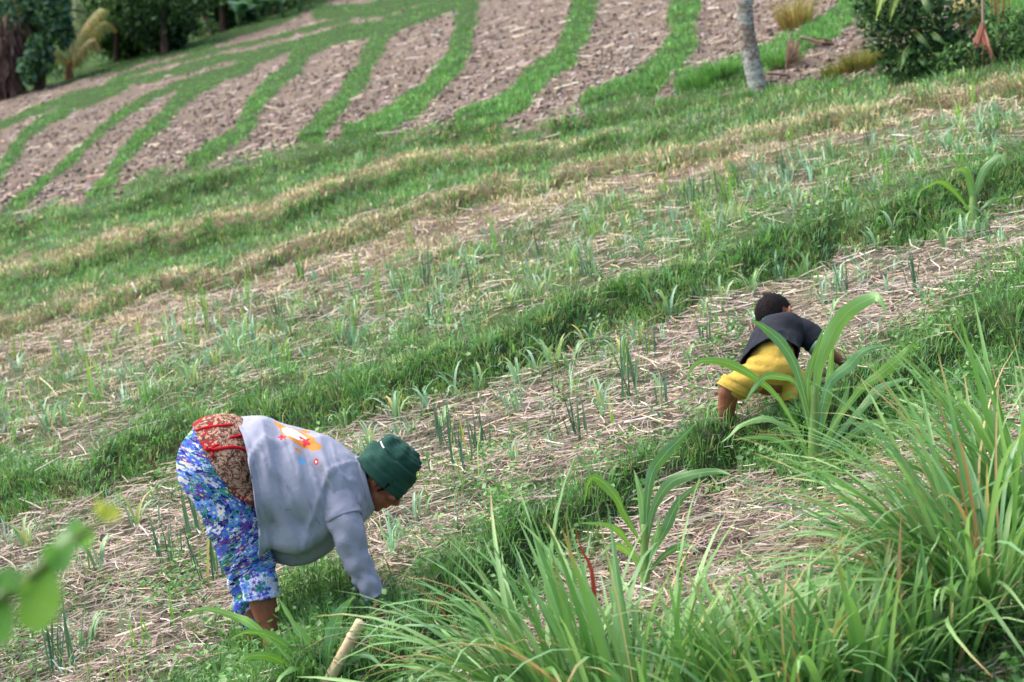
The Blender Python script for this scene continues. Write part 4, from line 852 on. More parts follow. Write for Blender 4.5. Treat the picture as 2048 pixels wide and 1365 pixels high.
tr = [ell(W_(440, 928, -0.07), (unit(RV * 0.9 - UV * 0.4), FV, unit(UV * 0.9 + RV * 0.4)), (88 * kW, 0.13, 92 * kW), 24, 16), ell(W_(446, 930, 0.08), (unit(RV * 0.9 - UV * 0.4), FV, unit(UV * 0.9 + RV * 0.4)), (86 * kW, 0.13, 90 * kW), 24, 16),
      limb([W_(470, 935, 0), W_(540, 960, 0)], [0.165, 0.14], 24), limb(leg1, [78 * kW, 60 * kW, 46 * kW, 36 * kW, 34 * kW], 20), limb(leg2, [74 * kW, 58 * kW, 40 * kW, 32 * kW, 25 * kW], 20)]
trou = fuse('trousers', tr, 0.008, 6, M_FLOR, worker)
tv = verts_of(trou); tn = normals_of(trou); tx, ty, _ = to_pixel(tv)
tv = tv - ((tv - CAM) @ F - dW)[:, None] * 0.2 * F; wr_ = 0.006 * np.sin(ty / 9 + 2.5 * vnoise(tx / 25, ty / 60, 5) * 4) * np.clip((ty - 980) / 150, 0.1, 1) + 0.004 * (fbm(tx / 14, ty / 10, 6) - 0.5)
a_ = trou.data.attributes.new('puv', 'FLOAT_VECTOR', 'POINT'); a_.data.foreach_set('vector', np.stack([tx * kW + 0.15 * np.sin(ty / 60), ty * kW, 0 * tx], 1).astype(np.float32).ravel())
tv = tv + tn * wr_[:, None]; trou.data.vertices.foreach_set('co', tv.astype(np.float32).ravel()); trou.data.update()
m = N('floral_cuff'); 
cq = np.array([np.r_[W_(513, 1146, -0.075), 0.071], np.r_[W_(517, 1160, -0.075), 0.0735], np.r_[W_(521, 1178, -0.075), 0.072], np.r_[W_(524, 1196, -0.075), 0.073]])
cq[:, 3] = np.array([33, 35.5, 34.5, 36]) * kW
M_CUFF = floral('faded_floral_cuff', [(0, srgb(170, 184, 222)), (0.46, srgb(206, 212, 234)), (0.56, srgb(136, 160, 214))], 0)
o = build('trouser_cuff', [sleeve('c', cq[:, :3], cq[:, 3], 0.003, 4, 32, 14)], M_CUFF, trou); cx_, cy_, _ = to_pixel(verts_of(o)); a_ = o.data.attributes.new('puv', 'FLOAT_VECTOR', 'POINT'); a_.data.foreach_set('vector', np.stack([cx_ * kW + 3, cy_ * kW, 0 * cx_], 1).astype(np.float32).ravel()); o.matrix_parent_inverse = Matrix.Identity(4); solid(o, 0.007, 0)
def inpoly(x, y, poly):
    r_ = np.zeros(len(x), bool); n_ = len(poly)
    for i in range(n_):
        (x1, y1), (x2, y2) = poly[i], poly[(i + 1) % n_]
        c_ = ((y1 > y) != (y2 > y)) & (x < (x2 - x1) * (y - y1) / ((y2 - y1) or 1e-9) + x1); r_ ^= c_
    return r_
poly = [(388, 862), (398, 815), (480, 800), (570, 810), (570, 1075), (520, 1024), (490, 1012), (458, 990), (428, 945), (400, 895)]
inside = inpoly(tx, ty, poly); fc = [list(p_.vertices) for p_ in trou.data.polygons]; fc = [f for f in fc if inside[f].all()]
used = sorted({i for f in fc for i in f}); mp = {k: i for i, k in enumerate(used)}
bx, by = tx[used], ty[used]; bvv = tv[used] + tn[used] * (0.013 + 0.006 * np.sin(by / 11 + bx / 30) * np.clip((by - 940) / 60, 0, 1))[:, None]
m = N('batik_cloth'); co = m.coord('Object'); n1 = m.noise(15, 3, co, dist=1.5).outputs[0]; n2 = m.noise(42, 3, co, 0.6, 1.0).outputs[0]; n3 = m.noise(6, 2, co).outputs[0]
line = m.math('LESS_THAN', m.math('ABSOLUTE', m.math('SUBTRACT', n2, 0.5)), 0.05); c = m.mix(line, m.ramp(n1, [(0.3, srgb(150, 116, 98)), (0.6, srgb(190, 156, 130))]), srgb(96, 62, 54))
c = m.mix(m.math('LESS_THAN', n1, 0.37), c, srgb(62, 48, 50)); zz = m.n('SeparateXYZ'); m.t.links.new(co, zz.inputs[0])
c = m.mix(m.math('MULTIPLY', m.math('GREATER_THAN', n3, 0.56), m.math('GREATER_THAN', n2, 0.54)), c, srgb(158, 28, 40)); m.base(c, 0.85, 0.15); m.bump(n1, 0.12, 0.01)
waist = mesh('waist_cloth', bvv, [np.array([[mp[i] for i in f] for f in fc if len(f) == 4])], m.m); rel(worker, waist); solid(waist, 0.006, 1.0)
bvB = BVHTree.FromPolygons([Vector(v) for v in bvv], [[mp[i] for i in f] for f in fc])
M_RED = cloth('red_cord', srgb(176, 24, 36), 600, 0.2).m
for pts, rd in (([(398, 892), (410, 897), (425, 900), (445, 897), (470, 895), (500, 904)], 0.0085), ([(420, 900), (414, 918), (417, 936), (424, 943), (430, 934), (428, 916), (421, 901)], 0.0045),
                ([(418, 900), (412, 916), (410, 932), (412, 944)], 0.0045), ([(420, 900), (428, 893), (438, 890)], 0.007), ([(392, 862), (410, 856), (440, 852), (465, 850)], 0.0075), ([(460, 876), (480, 872), (500, 866)], 0.008)):
    pp = onto(bvB, pts, 0.004)
    if len(pp) > 2: o = build('red_cord', [tube(catmull(pp, 20), rd, 8)], M_RED, waist); o.matrix_parent_inverse = Matrix.Identity(4)

# dense weeds below the worker
p0 = find(630, 1205); n_ = 420; r_ = np.random.default_rng(5)
root = thing('weed_tuft', 'dense dark green tuft of weeds standing under the bent body of the worker', 'weeds', p0)
an = r_.uniform(0, 6.28, n_); L = r_.uniform(0.05, 0.17, n_); pts = p0 + (r_.normal(0, 0.11, n_))[:, None] * E1 + (r_.normal(0.05, 0.14, n_))[:, None] * E2
v, c = blades(pts, L, np.full(n_, 0.007), an, r_.uniform(0.2, 1.0, n_), pick([(80, 118, 62), (94, 132, 70), (70, 106, 58), (108, 146, 80)], n_))
o = blade_obj('stems', [(v, c)], M_GRASS); o['kind'] = 'stuff'; rel(root, o)

# ------------------------------------------------------------------ the child
fb = find(1452, 842); dB = float((fb - CAM) @ F); kB = dB / FPX
def B_(x, y, dd=0.0): return at(x, y, dB + dd)
child = thing('person', 'small child in black shirt and yellow shorts crouching behind the tall maize', 'person', fb)
hf = unit(0.7 * RV - 0.4 * UV + 0.58 * FV); hu = unit(0.05 * RV + 0.86 * UV + 0.5 * FV); hu = unit(hu - (hu @ hf) * hf); hs_ = np.cross(hu, hf); hs_ = hs_ if hs_ @ RV > 0 else -hs_
HC = B_(1549, 634, 0.36); hd = lambda f, u_, s_=0.0: HC + hf * f + hu * u_ + hs_ * s_
body = [ell(hd(0, 0.012), (hf, hs_, hu), (0.09, 0.082, 0.096), 24, 16), ell(hd(0.03, -0.05), (hf, hs_, hu), (0.05, 0.05, 0.05)), ell(hd(0.055, -0.08), (hf, hs_, hu), (0.02, 0.022, 0.018)),
        limb([hd(0.078, 0.01), hd(0.092, -0.02), hd(0.08, -0.03)], [0.007, 0.011, 0.008], 8), ell(hd(0.078, -0.05), (hf, hs_, hu), (0.01, 0.02, 0.008))]
for sg in (1, -1): body += [ell(hd(-0.004, -0.008, sg * 0.094), (unit(hf * 0.7 - hs_ * sg * 0.7), unit(hs_ * sg * 0.7 + hf * 0.7), hu), (0.026, 0.008, 0.034)), ell(hd(0.0, -0.035, sg * 0.09), (hf, hs_, hu), (0.009, 0.006, 0.01))]
body += [limb([B_(1538, 748), B_(1552, 700, 0.12), B_(1564, 668, 0.24)], [0.1, 0.095, 0.085]), limb([B_(1564, 664, 0.25), B_(1560, 650, 0.31), hd(-0.02, -0.05)], [0.06, 0.042, 0.042])]
body += [limb([B_(1515, 756, -0.02), B_(1462, 776, -0.04), B_(1456, 796, -0.02), B_(1453, 822, 0.0), B_(1452, 842, 0.02)], [0.06, 0.046, 0.045, 0.040, 0.028]), limb([B_(1450, 846, 0.03), B_(1452, 846, 0.09), B_(1456, 842, 0.15)], [0.028, 0.027, 0.02]),
         limb([B_(1560, 752, 0.0), B_(1598, 776, 0.0), B_(1600, 800, 0.02), B_(1600, 836, 0.04), B_(1598, 862, 0.06)], [0.06, 0.046, 0.045, 0.040, 0.028]), limb([B_(1600, 866, 0.06), B_(1606, 866, 0.12), B_(1610, 862, 0.17)], [0.028, 0.027, 0.02])]
w1 = B_(1688, 728, 0.27); w2 = B_(1560, 750, 0.45)
body += [limb([B_(1590, 664, 0.24), B_(1632, 684, 0.22), B_(1662, 708, 0.24), w1], [0.042, 0.035, 0.028, 0.02]), limb([B_(1528, 668, 0.28), B_(1520, 710, 0.36), B_(1545, 740, 0.42), w2], [0.042, 0.035, 0.028, 0.02])]
body += hand(w1, unit(0.6 * RV - 0.7 * UV + 0.3 * FV), unit(-UV - RV), 0.68) + hand(w2, unit(0.3 * RV - 0.9 * UV), unit(-RV - 0.2 * UV), 0.68)
fuse('body', body, 0.005, 3, M_SKIN, child)
hv, hq, ht = ell(hd(-0.006, 0.016), (hf, hs_, hu), (0.094, 0.085, 0.1), 36, 28)
hv = hv + unit(hv - HC) * (0.004 * (rng.random(len(hv)) - 0.4))[:, None]
lf = (hv - HC) @ hf; lu = (hv - HC) @ hu; ls = (hv - HC) @ hs_
keep = ~((lf > 0.015) & (lu < 0.045)) & ~((lu < 0.012) & (lf > -0.025)) & ~(lu < -0.075)
hq, ht = hq[keep[hq].all(1)], ht[keep[ht].all(1)]; on_ = np.unique(hq.ravel()); sel = on_[rng.integers(0, len(on_), 1500)]; hp = hv[sel] + rng.normal(0, 0.004, (1500, 3)); hn_ = unit(hp - HC)
dv_ = unit(hn_ * 0.4 - hu * 0.6 + rng.normal(0, 0.35, (1500, 3))) * rng.uniform(0.004, 0.009, (1500, 1)); sv_ = unit(np.cross(dv_, hn_)) * 0.0016; sp_ = np.stack([hp - sv_, hp + sv_, hp + dv_ + hn_ * 0.002], 1).reshape(-1, 3)
build('hair', [(hv, hq, ht), (sp_, np.zeros((0, 4), int), np.arange(4500).reshape(-1, 3))], M_HAIR, child)
for sg in (1, -1): build('eye', [ell(hd(0.078, 0.0, sg * 0.028), (hf, hs_, hu), (0.009, 0.011, 0.009), 12, 8)], M_EYE, child)
# shirt: hem to neck
m = cloth('black_shirt', srgb(36, 40, 48), 800, 0.6, 0.25, 10); M_BLK = m.m
uv = m.n('SeparateXYZ'); m.t.links.new(m.attr('puv').outputs['Vector'], uv.inputs[0]); n1 = m.noise(16, 2, m.attr('puv').outputs['Vector']).outputs[0]
edge = m.math('MULTIPLY', m.math('GREATER_THAN', uv.outputs[1], 0.55), m.math('LESS_THAN', m.math('ABSOLUTE', m.math('SUBTRACT', n1, 0.5)), 0.045))
band_ = m.math('MULTIPLY', m.math('GREATER_THAN', uv.outputs[0], 0.62), edge)
m.put(m.b.inputs['Base Color'], m.mix(band_, m.b.inputs['Base Color'].links[0].from_socket, srgb(40, 120, 104)))
S2 = [((1540, 722, 0.0), (57, 17), 0.112), ((1543, 708, 0.05), (54, 15), 0.115), ((1549, 690, 0.13), (52, 10), 0.12), ((1558, 672, 0.2), (52, 4), 0.11), ((1564, 660, 0.26), (48, 0), 0.09), ((1562, 652, 0.3), (30, 0), 0.065), ((1560, 647, 0.325), (20, 0), 0.052)]
rows = np.array([np.r_[B_(*c_), (wx * RV + wy * UV) * kB, dz] for c_, (wx, wy), dz in S2]); rows = catmull(rows, 40)
tgt = unit(np.gradient(rows[:, :3], axis=0)); V, PU = [], []
for i, rw in enumerate(rows):
    a_ = rw[3:6]; b_ = np.cross(tgt[i], unit(a_)); b_ = unit(b_) * rw[6] * (1 if b_ @ F < 0 else -1); u_ = i / 39
    fo = 1 + 0.035 * np.sin(ph * 5 + u_ * 4) * (1 - u_) + 0.07 * (fbm(ph * 1.8, np.full(nS, u_ * 6), 61) - 0.5) + 0.06 * (1 - np.abs(2 * vnoise(ph * 1.6 + 3 * u_, np.full(nS, u_ * 3.0), 62) - 1)) ** 5
    V.append(rw[:3] + (np.cos(ph) * fo)[:, None] * a_ + (np.sin(ph) * fo)[:, None] * b_); PU.append(np.stack([np.abs(np.cos(ph)) if False else -np.cos(ph), np.full(nS, u_), np.sin(ph)], 1))
o = mesh('shirt', np.concatenate(V), [sheet(rows, nS)], M_BLK, attr={'puv': np.concatenate(PU)}); rel(child, o); solid(o, 0.004, 1.0)
M_GRN = cloth('pale_trim', srgb(150, 190, 160), 800, 0.2).m
for pts, rr in ((np.array([B_(1578, 660, 0.25), B_(1612, 668, 0.23), B_(1638, 688, 0.21)]), [0.07, 0.062, 0.058]), (np.array([B_(1540, 662, 0.27), B_(1522, 690, 0.32), B_(1520, 715, 0.36)]), [0.07, 0.06, 0.056])):
    o = build('sleeve', [sleeve('s', pts, rr, 0.003, 5, 24, 20)], M_BLK, child); solid(o, 0.004, 0); e = unit(pts[-1] - pts[-2])
    t_ = build('sleeve_trim', [sleeve('t', np.array([pts[-1] - e * 0.012, pts[-1], pts[-1] + e * 0.006]), [rr[-1] + 0.003, rr[-1] + 0.004, rr[-1] + 0.003], 0.0005, 5, 24, 6)], M_GRN, o); t_.matrix_parent_inverse = Matrix.Identity(4); solid(t_, 0.004, 0)
sh = [ell(B_(1540, 742, -0.01), (RV, FV, UV), (58 * kB, 0.11, 38 * kB), 24, 16), limb([B_(1545, 726, 0.02), B_(1550, 700, 0.08)], [0.108, 0.09], 20),
      limb([B_(1520, 752, -0.02), B_(1490, 762, -0.03), B_(1476, 770, -0.03)], [32 * kB, 31 * kB, 30 * kB], 20), limb([B_(1560, 750, 0.0), B_(1585, 762, 0.0), B_(1592, 778, 0.0)], [32 * kB, 31 * kB, 30 * kB], 20)]
M_YEL = cloth('yellow_shorts', srgb(184, 156, 70), 700, 0.5, 0.12, 14).m
shorts = fuse('shorts', sh, 0.007, 5, M_YEL, child)
tv = verts_of(shorts); tn = normals_of(shorts); tx, ty, _ = to_pixel(tv)
tv += tn * (0.006 * np.sin((ty - 0.28 * tx) / 4.6 + 3 * vnoise(tx / 30, ty / 30, 3)) * np.clip((1540 - tx) / 60, 0.15, 1) + 0.006 * (fbm(tx / 16, ty / 12, 4) - 0.5))[:, None]
shorts.data.vertices.foreach_set('co', tv.astype(np.float32).ravel()); shorts.data.update()
for ctr, e in ((B_(1470, 774, -0.03), (-0.45, -0.85)), (B_(1594, 784, 0.0), (0.2, -0.95))):
    e = unit(e[0] * RV + e[1] * UV); pts = np.array([ctr - e * 0.03, ctr, ctr + e * 0.025]); o = build('shorts_hem', [sleeve('h', pts, [31 * kB, 33 * kB, 34 * kB], 0.004, 8, 28, 10)], M_YEL, shorts); o.matrix_parent_inverse = Matrix.Identity(4); solid(o, 0.005, 0)

# ================================================================== trees, palms, shrubs
def leaf_cloud(n, centres, radii, size, cols, r, hollow=0.45, droop=0.3):
    """diamond leaves through several ellipsoids, denser towards the outside, in clumps"""
    k = r.integers(0, len(centres), n); dirv = unit(r.normal(0, 1, (n, 3))); rr = (hollow + (1 - hollow) * r.random(n)) ** 0.7
    cl = unit(r.normal(0, 1, (max(n // 14, 3), 3))); pick_ = r.integers(0, len(cl), n); dirv = unit(cl[pick_] + dirv * 0.33)
    c = np.asarray(centres)[k] + dirv * np.asarray(radii)[k] * rr[:, None]
    a = unit(r.normal(0, 1, (n, 3)) + np.array([0, 0, -droop])); b = unit(np.cross(a, r.normal(0, 1, (n, 3)))); L = size * r.uniform(0.6, 1.4, n)[:, None]
    nn = np.cross(a, b)
    v = np.stack([c - a * L * 0.5, c + b * L * 0.27 - nn * L * 0.05, c + a * L * 0.5, c - b * L * 0.27 - nn * L * 0.05], 1)
    tone = (0.75 + 0.5 * r.random(len(cl)))[pick_][:, None]
    col_ = np.clip(np.array([srgb(*q) for q in cols])[r.integers(0, len(cols), n)] * tone, 0, 1)
    return v.reshape(-1, 3), np.arange(n * 4).reshape(-1, 4), NT, np.repeat(col_, 4, 0)
BARK = plain('dark_bark', srgb(44, 36, 32), srgb(84, 70, 60), 14, 0.95, 0.8, 0.05, 0.1, (1, 1, 0.3))
PALE = plain('palm_bark', srgb(96, 78, 66), srgb(140, 118, 102), 6, 0.9, 0.6, 0.03, 0.1, (1, 1, 5))
def tree(name, label, base, path_px, rad, crowns, nleaf, size, cols, seed, bark=BARK, limbs=4, group='trees at the far field edge'):
    r = np.random.default_rng(seed); b = find(*base); d0 = float((b - CAM) @ F); root = thing(name, label, 'tree', b, group); px = d0 / FPX
    P = [b - 0.1 * ZUP] + [at(x, y, d0 + dz) for x, y, dz in path_px]; Q = catmull(np.array(P), 14)
    build('trunk', [tube(Q, np.linspace(rad, rad * 0.6, 14) * (1 + 0.35 * np.exp(-np.arange(14) * 1.2)), 10)], bark, root)
    cs, rs = [], []
    for x, y, dz, rx, rz in crowns: cs.append(at(x, y, d0 + dz)); rs.append([rx, rx, rz])
    for i in range(limbs):
        c = cs[i % len(cs)]; s0 = Q[r.integers(6, 13)]; build('limb', [tube(catmull([s0, (s0 + c) / 2 + r.normal(0, 0.2, 3), c + r.normal(0, 0.4, 3)], 7), np.linspace(rad * 0.45, rad * 0.12, 7), 7)], bark, root)
    o = build('crown', [leaf_cloud(nleaf, cs, rs, size, cols, r)], M_FOREST, root); o['kind'] = 'stuff'
    return root, d0
DKG = [(52, 84, 48), (40, 68, 42), (66, 100, 56), (34, 58, 40), (78, 112, 62)]
BLG = [(84, 124, 104), (70, 108, 90), (98, 138, 112), (56, 90, 72)]
MDG = [(98, 138, 74), (82, 120, 66), (114, 152, 84), (66, 100, 58)]
tree('broadleaf_tree', 'dense dark leafy tree behind the young yellowing palm', (232, 128), [(234, 60, 0), (240, -40, 0), (245, -200, 0)], 0.07,
     [(200, -10, 0, 1.3, 1.0), (260, 10, 0.3, 1.3, 0.9), (310, -20, 0.5, 1.4, 1.1), (240, -110, 0.3, 2.2, 1.3), (310, 60, 0.8, 0.9, 0.6), (205, 50, 0.8, 0.7, 0.6), (245, 85, 1.0, 0.6, 0.5)], 5200, 0.17, MDG + DKG, 1)
tree('ivy_clad_tree', 'tree wrapped in blue green climbing leaves beside the shaggy palm stump', (78, 178), [(84, 100, 0), (92, 0, 0), (98, -200, 0)], 0.14,
     [(100, 20, 0, 0.55, 0.8), (112, 55, 0, 0.45, 0.6), (95, -40, 0, 0.8, 1.0), (62, 30, 0.4, 0.4, 0.9), (80, 110, -0.3, 0.35, 0.5), (60, 140, -0.3, 0.3, 0.35), (30, 20, 0.2, 0.6, 0.7)], 3000, 0.18, BLG + DKG[:2] + MDG[:2], 2)
tree('dark_tree', 'very dark tree with low hanging foliage left of the two palm trunks', (330, 108), [(326, 40, 0), (322, -60, 0), (318, -200, 0)], 0.09,
     [(340, 10, 0.4, 0.9, 0.9), (300, 40, 0.6, 0.8, 0.7), (350, -60, 0.3, 1.8, 1.2), (330, 75, 0.8, 0.6, 0.35)], 4200, 0.17, DKG, 3)
tree('shade_tree', 'dark shade tree between the pale palm trunk and the broad leaved plants', (448, 62), [(446, 20, 0), (442, -60, 0), (440, -200, 0)], 0.12,
     [(450, 0, 0.5, 0.8, 0.6), (470, -60, 0.4, 1.8, 1.1), (420, -30, 1.2, 1.2, 0.9), (485, 15, 0.4, 0.6, 0.5)], 4200, 0.17, DKG, 4)
tree('dark_tree', 'dark tree overhanging the upper end of the field edge', (560, 28), [(556, -20, 0), (550, -100, 0), (548, -220, 0)], 0.18,
     [(560, -60, 0.6, 1.6, 1.0), (620, -80, 0.6, 1.6, 1.0), (520, -50, 0.9, 1.0, 0.8)], 1500, 0.17, DKG, 5)
tree('leafy_tree', 'light green leafy tree at the far corner behind the shaggy stump', (20, 150), [(15, 80, 2), (5, 0, 2), (0, -150, 2)], 0.15,
     [(0, 40, 3, 1.0, 1.2), (30, 10, 3, 0.9, 0.9), (-60, -20, 3, 1.8, 1.6), (25, 100, 3, 0.5, 0.5)], 1500, 0.2, [(120, 152, 84), (104, 138, 76), (140, 166, 100), (84, 118, 66)], 6)
# bare palm trunks
def palm_trunk(label, pts, rad, seed, ht, mat, group, fronds=9, base_flare=0.6):
    b = find(*pts[0]); d0 = float((b - CAM) @ F); root = thing('coconut_palm', label, 'palm', b, group); r = np.random.default_rng(seed)
    P = [b - 0.1 * ZUP] + [at(x, y, d0) for x, y in pts[1:]]; lastd = unit(P[-1] - P[-2]); top_ = P[-1] + (lastd * 0.3 + ZUP * 0.7) * ht; P.append(P[-1] * 0.5 + top_ * 0.5); P.append(top_)
    Q = catmull(np.array(P), 90); rr = rad * (1 + base_flare * np.exp(-np.arange(90) * 0.35)) * np.linspace(1, 0.75, 90) * (1 + 0.012 * np.sin(np.arange(90) * 2.1))
    build('trunk', [tube(Q, rr, 20)], mat, root)
    for i in range(fronds): frond(root, top_, i * 6.28 / fronds + r.normal(0, 0.2), r.uniform(2.6, 3.4), r.uniform(-0.1, 0.9), [(92, 128, 62), (110, 140, 70)], r)
    return root
def frond(root, p0, az, L, el, cols, r, name='frond', leaf=0.5, n=26, w=0.035, curve_=1.5, mat=None):
    u = np.linspace(0, 1, 12); ang = el - u * curve_; h = np.array([math.cos(az), math.sin(az), 0])
    step = L / 12; path = p0 + np.cumsum(np.cos(ang) * step)[:, None] * h + np.cumsum(np.sin(ang) * step)[:, None] * ZUP
    return frond_path(root, path, L, cols, r, name, leaf, n, w, mat)
def frond_path(root, path, L, cols, r, name='frond', leaf=0.5, n=26, w=0.035, mat=None, fall=0.5):
    parts = [(*tube(path, np.linspace(0.028, 0.006, len(path)) * (L / 3) ** 0.5, 6), srgb(150, 140, 80))]; Q = catmull(path, n); tg = unit(np.gradient(Q, axis=0)); sv = unit(np.cross(tg, ZUP))
    for i in range(2, n):
        for s_ in (-1, 1):
            l = leaf * math.sin(math.pi * (0.15 + 0.8 * i / n)) * r.uniform(0.85, 1.1); d_ = unit(sv[i] * s_ + tg[i] * 0.9 - ZUP * (fall + 0.2 * r.random()))
            pth = np.array([Q[i], Q[i] + d_ * l * 0.5, Q[i] + unit(d_ - ZUP * fall) * l]); v, q = ribbon(pth, [w, w, w * 0.15], tg[i], 0.3); parts.append((v, q, NT, srgb(*cols[r.integers(0, len(cols))])))
    return build(name, parts, mat or M_LEAF, root)
palm_trunk('brown palm trunk leaning over the dark far wood', [(364, 78), (362, 45), (370, 0), (378, -60)], 0.10, 1, 5, PALE, 'far palm trunks', 8)
palm_trunk('pale curved palm trunk rising at the edge of the field', [(420, 70), (410, 38), (400, 5), (393, -60)], 0.085, 2, 5, PALE, 'far palm trunks', 8)
m = N('lichen_palm_bark'); co = m.coord('Object'); n1 = m.noise(5, 5, co, 0.65).outputs[0]; n2 = m.noise(26, 4, m.mapv(co, (1, 1, 2.4))).outputs[0]; wv = m.n('TexWave', wave_type='BANDS', bands_direction='Z')
wv.inputs['Scale'].default_value = 3.2; wv.inputs['Distortion'].default_value = 7; wv.inputs['Detail'].default_value = 3; m.put(wv.inputs['Vector'], co)
c = m.mix(m.math('GREATER_THAN', m.math('ADD', m.math('MULTIPLY', n1, 0.5), m.math('MULTIPLY', n2, 0.6)), 0.56), srgb(166, 172, 168), srgb(128, 104, 96)); c = m.mix(m.math('LESS_THAN', n2, 0.43), c, srgb(140, 154, 130))
c = m.mix(m.math('MULTIPLY', m.math('LESS_THAN', wv.outputs[0], 0.15), 0.25), c, srgb(92, 80, 74)); m.base(c, 0.9, 0.15); m.bump(m.math('ADD', m.math('MULTIPLY', wv.outputs[0], 0.3), n2), 0.7, 0.03)
palm_trunk('grey lichen covered coconut palm trunk at the lower edge of the ploughed field', [(1519, 176), (1505, 130), (1493, 65), (1488, 0), (1486, -80)], 0.092, 3, 7.5, m.m, None, 12, 0.35)

# young palm with yellowing fronds
b = find(138, 158); d0 = float((b - CAM) @ F); root = thing('young_palm', 'young palm with arching yellow green fronds at the field edge', 'palm', b); r = np.random.default_rng(9)
build('stump', [tube(catmull([b - 0.1 * ZUP, at(138, 140, d0), at(140, 124, d0)], 8), np.linspace(0.12, 0.06, 8), 10)], plain('orange_bark', srgb(120, 80, 54), srgb(150, 110, 76), 20, 0.9, 0.5), root)
YG = [(156, 154, 86), (140, 148, 84), (172, 152, 90), (128, 146, 92)]; OG = [(160, 136, 84), (146, 136, 84), (130, 130, 76)]
for pts, dz, cs, lf in (([(140, 130), (150, 85), (172, 45), (198, 18), (216, 22)], 0.2, YG, 0.45), ([(142, 135), (160, 100), (185, 60), (210, 42), (232, 58)], 0.6, YG, 0.45), ([(143, 138), (155, 108), (172, 84), (188, 78), (199, 100)], -0.5, OG, 0.42),
                    ([(139, 132), (134, 90), (130, 50), (120, 20)], 0.3, [(110, 134, 90), (120, 140, 96)], 0.4), ([(140, 130), (146, 80), (152, 30), (150, -20)], 0.5, [(120, 140, 100), (130, 150, 104)], 0.4), ([(138, 134), (122, 110), (104, 104), (90, 120)], -0.2, YG, 0.35)):
    P = catmull(np.array([at(x, y, d0 + dz * i / 4) for i, (x, y) in enumerate(pts)]), 12); frond_path(root, P, 2.0, cs, r, 'frond', lf, 40, 0.03, None, 0.75)
# shaggy dead palm stump
b = find(14, 196); d0 = float((b - CAM) @ F); root = thing('shaggy_palm', 'shaggy brown palm stump hung with dead fronds at the field corner', 'palm', b)
build('trunk', [tube(catmull([b - 0.1 * ZUP, at(12, 160, d0), at(14, 120, d0), at(20, 78, d0)], 14), np.linspace(0.15, 0.12, 14), 12)], BARK, root)
n_ = 900; t = r.random(n_); q = np.array([at(14 + 14 * a, 190 - 150 * a, d0) for a in t]); an = r.uniform(0, 6.28, n_); q = q + np.stack([np.cos(an), np.sin(an), 0 * an], 1) * (0.25 + 0.25 * t)[:, None]
v, c = blades(q + ZUP * 0.1, r.uniform(-0.7, -0.2, n_), np.full(n_, 0.05), an, -r.uniform(0.1, 0.5, n_), pick([(92, 72, 66), (70, 54, 50), (120, 100, 92), (54, 44, 42)], n_))
o = blade_obj('dead_skirt', [(v, c)], M_DRY); o['kind'] = 'stuff'; rel(root, o)
for pts in ([(24, 20), (10, 30), (-10, 60)], [(26, 0), (50, 40), (52, 100), (44, 150)], [(24, 40), (5, 62), (-20, 90)]):
    frond_path(root, catmull(np.array([at(x, y, d0 - 0.3) for x, y in pts]), 12), 1.5, [(150, 156, 84), (168, 166, 96), (120, 110, 84)], r, 'frond', 0.45, 30, 0.03, None, 0.8)

# broad leaved plants by the wood
for x, y, lab, n_l, sd in ((478, 55, 'low broad leaved plant under the dark shade tree', 6, 1), (520, 46, 'broad leaved plant with the widest blue green leaf at the wood edge', 9, 2), (566, 34, 'broad leaved plant nearest the upper end of the bunds', 9, 3), (600, 22, 'broad leaved plant half hidden at the top edge', 7, 4)):
    r = np.random.default_rng(40 + sd); b = find(x, y); root = thing('taro_plant', lab, 'plant', b, 'broad leaved plants at the wood edge')
    build('stem', [(*tube(np.array([b - 0.05 * ZUP, b + 0.25 * ZUP, b + 0.5 * ZUP]), [0.05, 0.04, 0.03], 8), srgb(96, 130, 84))], M_LEAF, root)
    for i in range(n_l):
        az = r.uniform(0, 6.28); h = np.array([math.cos(az), math.sin(az), 0]); p1 = b + ZUP * r.uniform(0.3, 0.55) ; l = r.uniform(0.45, 0.75); e = r.uniform(0.3, 1.1)
        pth = catmull(np.array([p1, p1 + (h * math.cos(e) + ZUP * math.sin(e)) * l * 0.5, p1 + h * l * 0.95 + ZUP * l * (math.sin(e) * 0.7 - 0.1)]), 9); u = np.linspace(0, 1, 9)
        v, q = ribbon(pth, 0.24 * np.sin(np.clip(u * 0.93 + 0.05, 0, 1) * math.pi) ** 0.7 + 0.01, np.cross(h, ZUP), 0.3, 0.15, i); rel(root, mesh('leaf', v, [q], M_LEAF, np.repeat(np.array([srgb(*[(108, 150, 124), (92, 138, 108), (124, 164, 130), (84, 126, 84)][i % 4])]), len(v), 0)))

# undergrowth and the wood behind
r = np.random.default_rng(21); cs, rs = [], []
for x in np.linspace(-260, 640, 110):
    y = float(cE(np.array(x))) - r.uniform(4, 26)
    if 120 < x < 205 and r.random() < 0.75: continue
    if 10 < x < 60 and r.random() < 0.5: continue
    p_ = plane(np.array(x), np.array(y + 2)); h = r.uniform(0.25, 1.1) if r.random() < 0.75 else r.uniform(1.2, 2.4); cs.append(p_ + ZUP * h * 0.5 + F * r.uniform(0, 1.5)); rs.append([r.uniform(0.25, 0.6), r.uniform(0.25, 0.6), h * 0.7])
o = build('undergrowth', [leaf_cloud(12000, cs, rs, 0.13, DKG + MDG[:3] + BLG[:1], r, 0.2)], M_FOREST); tag(o, 'dark low undergrowth along the far field edge', 'undergrowth', kind='stuff')
cs, rs = [], []
for i in range(70):
    p_ = at(r.uniform(-500, 900), 0, r.uniform(78, 105)); p_[2] = CAM[2] + r.uniform(1, 14); cs.append(p_); rs.append([r.uniform(2, 4.5)] * 2 + [r.uniform(1.5, 3.5)])
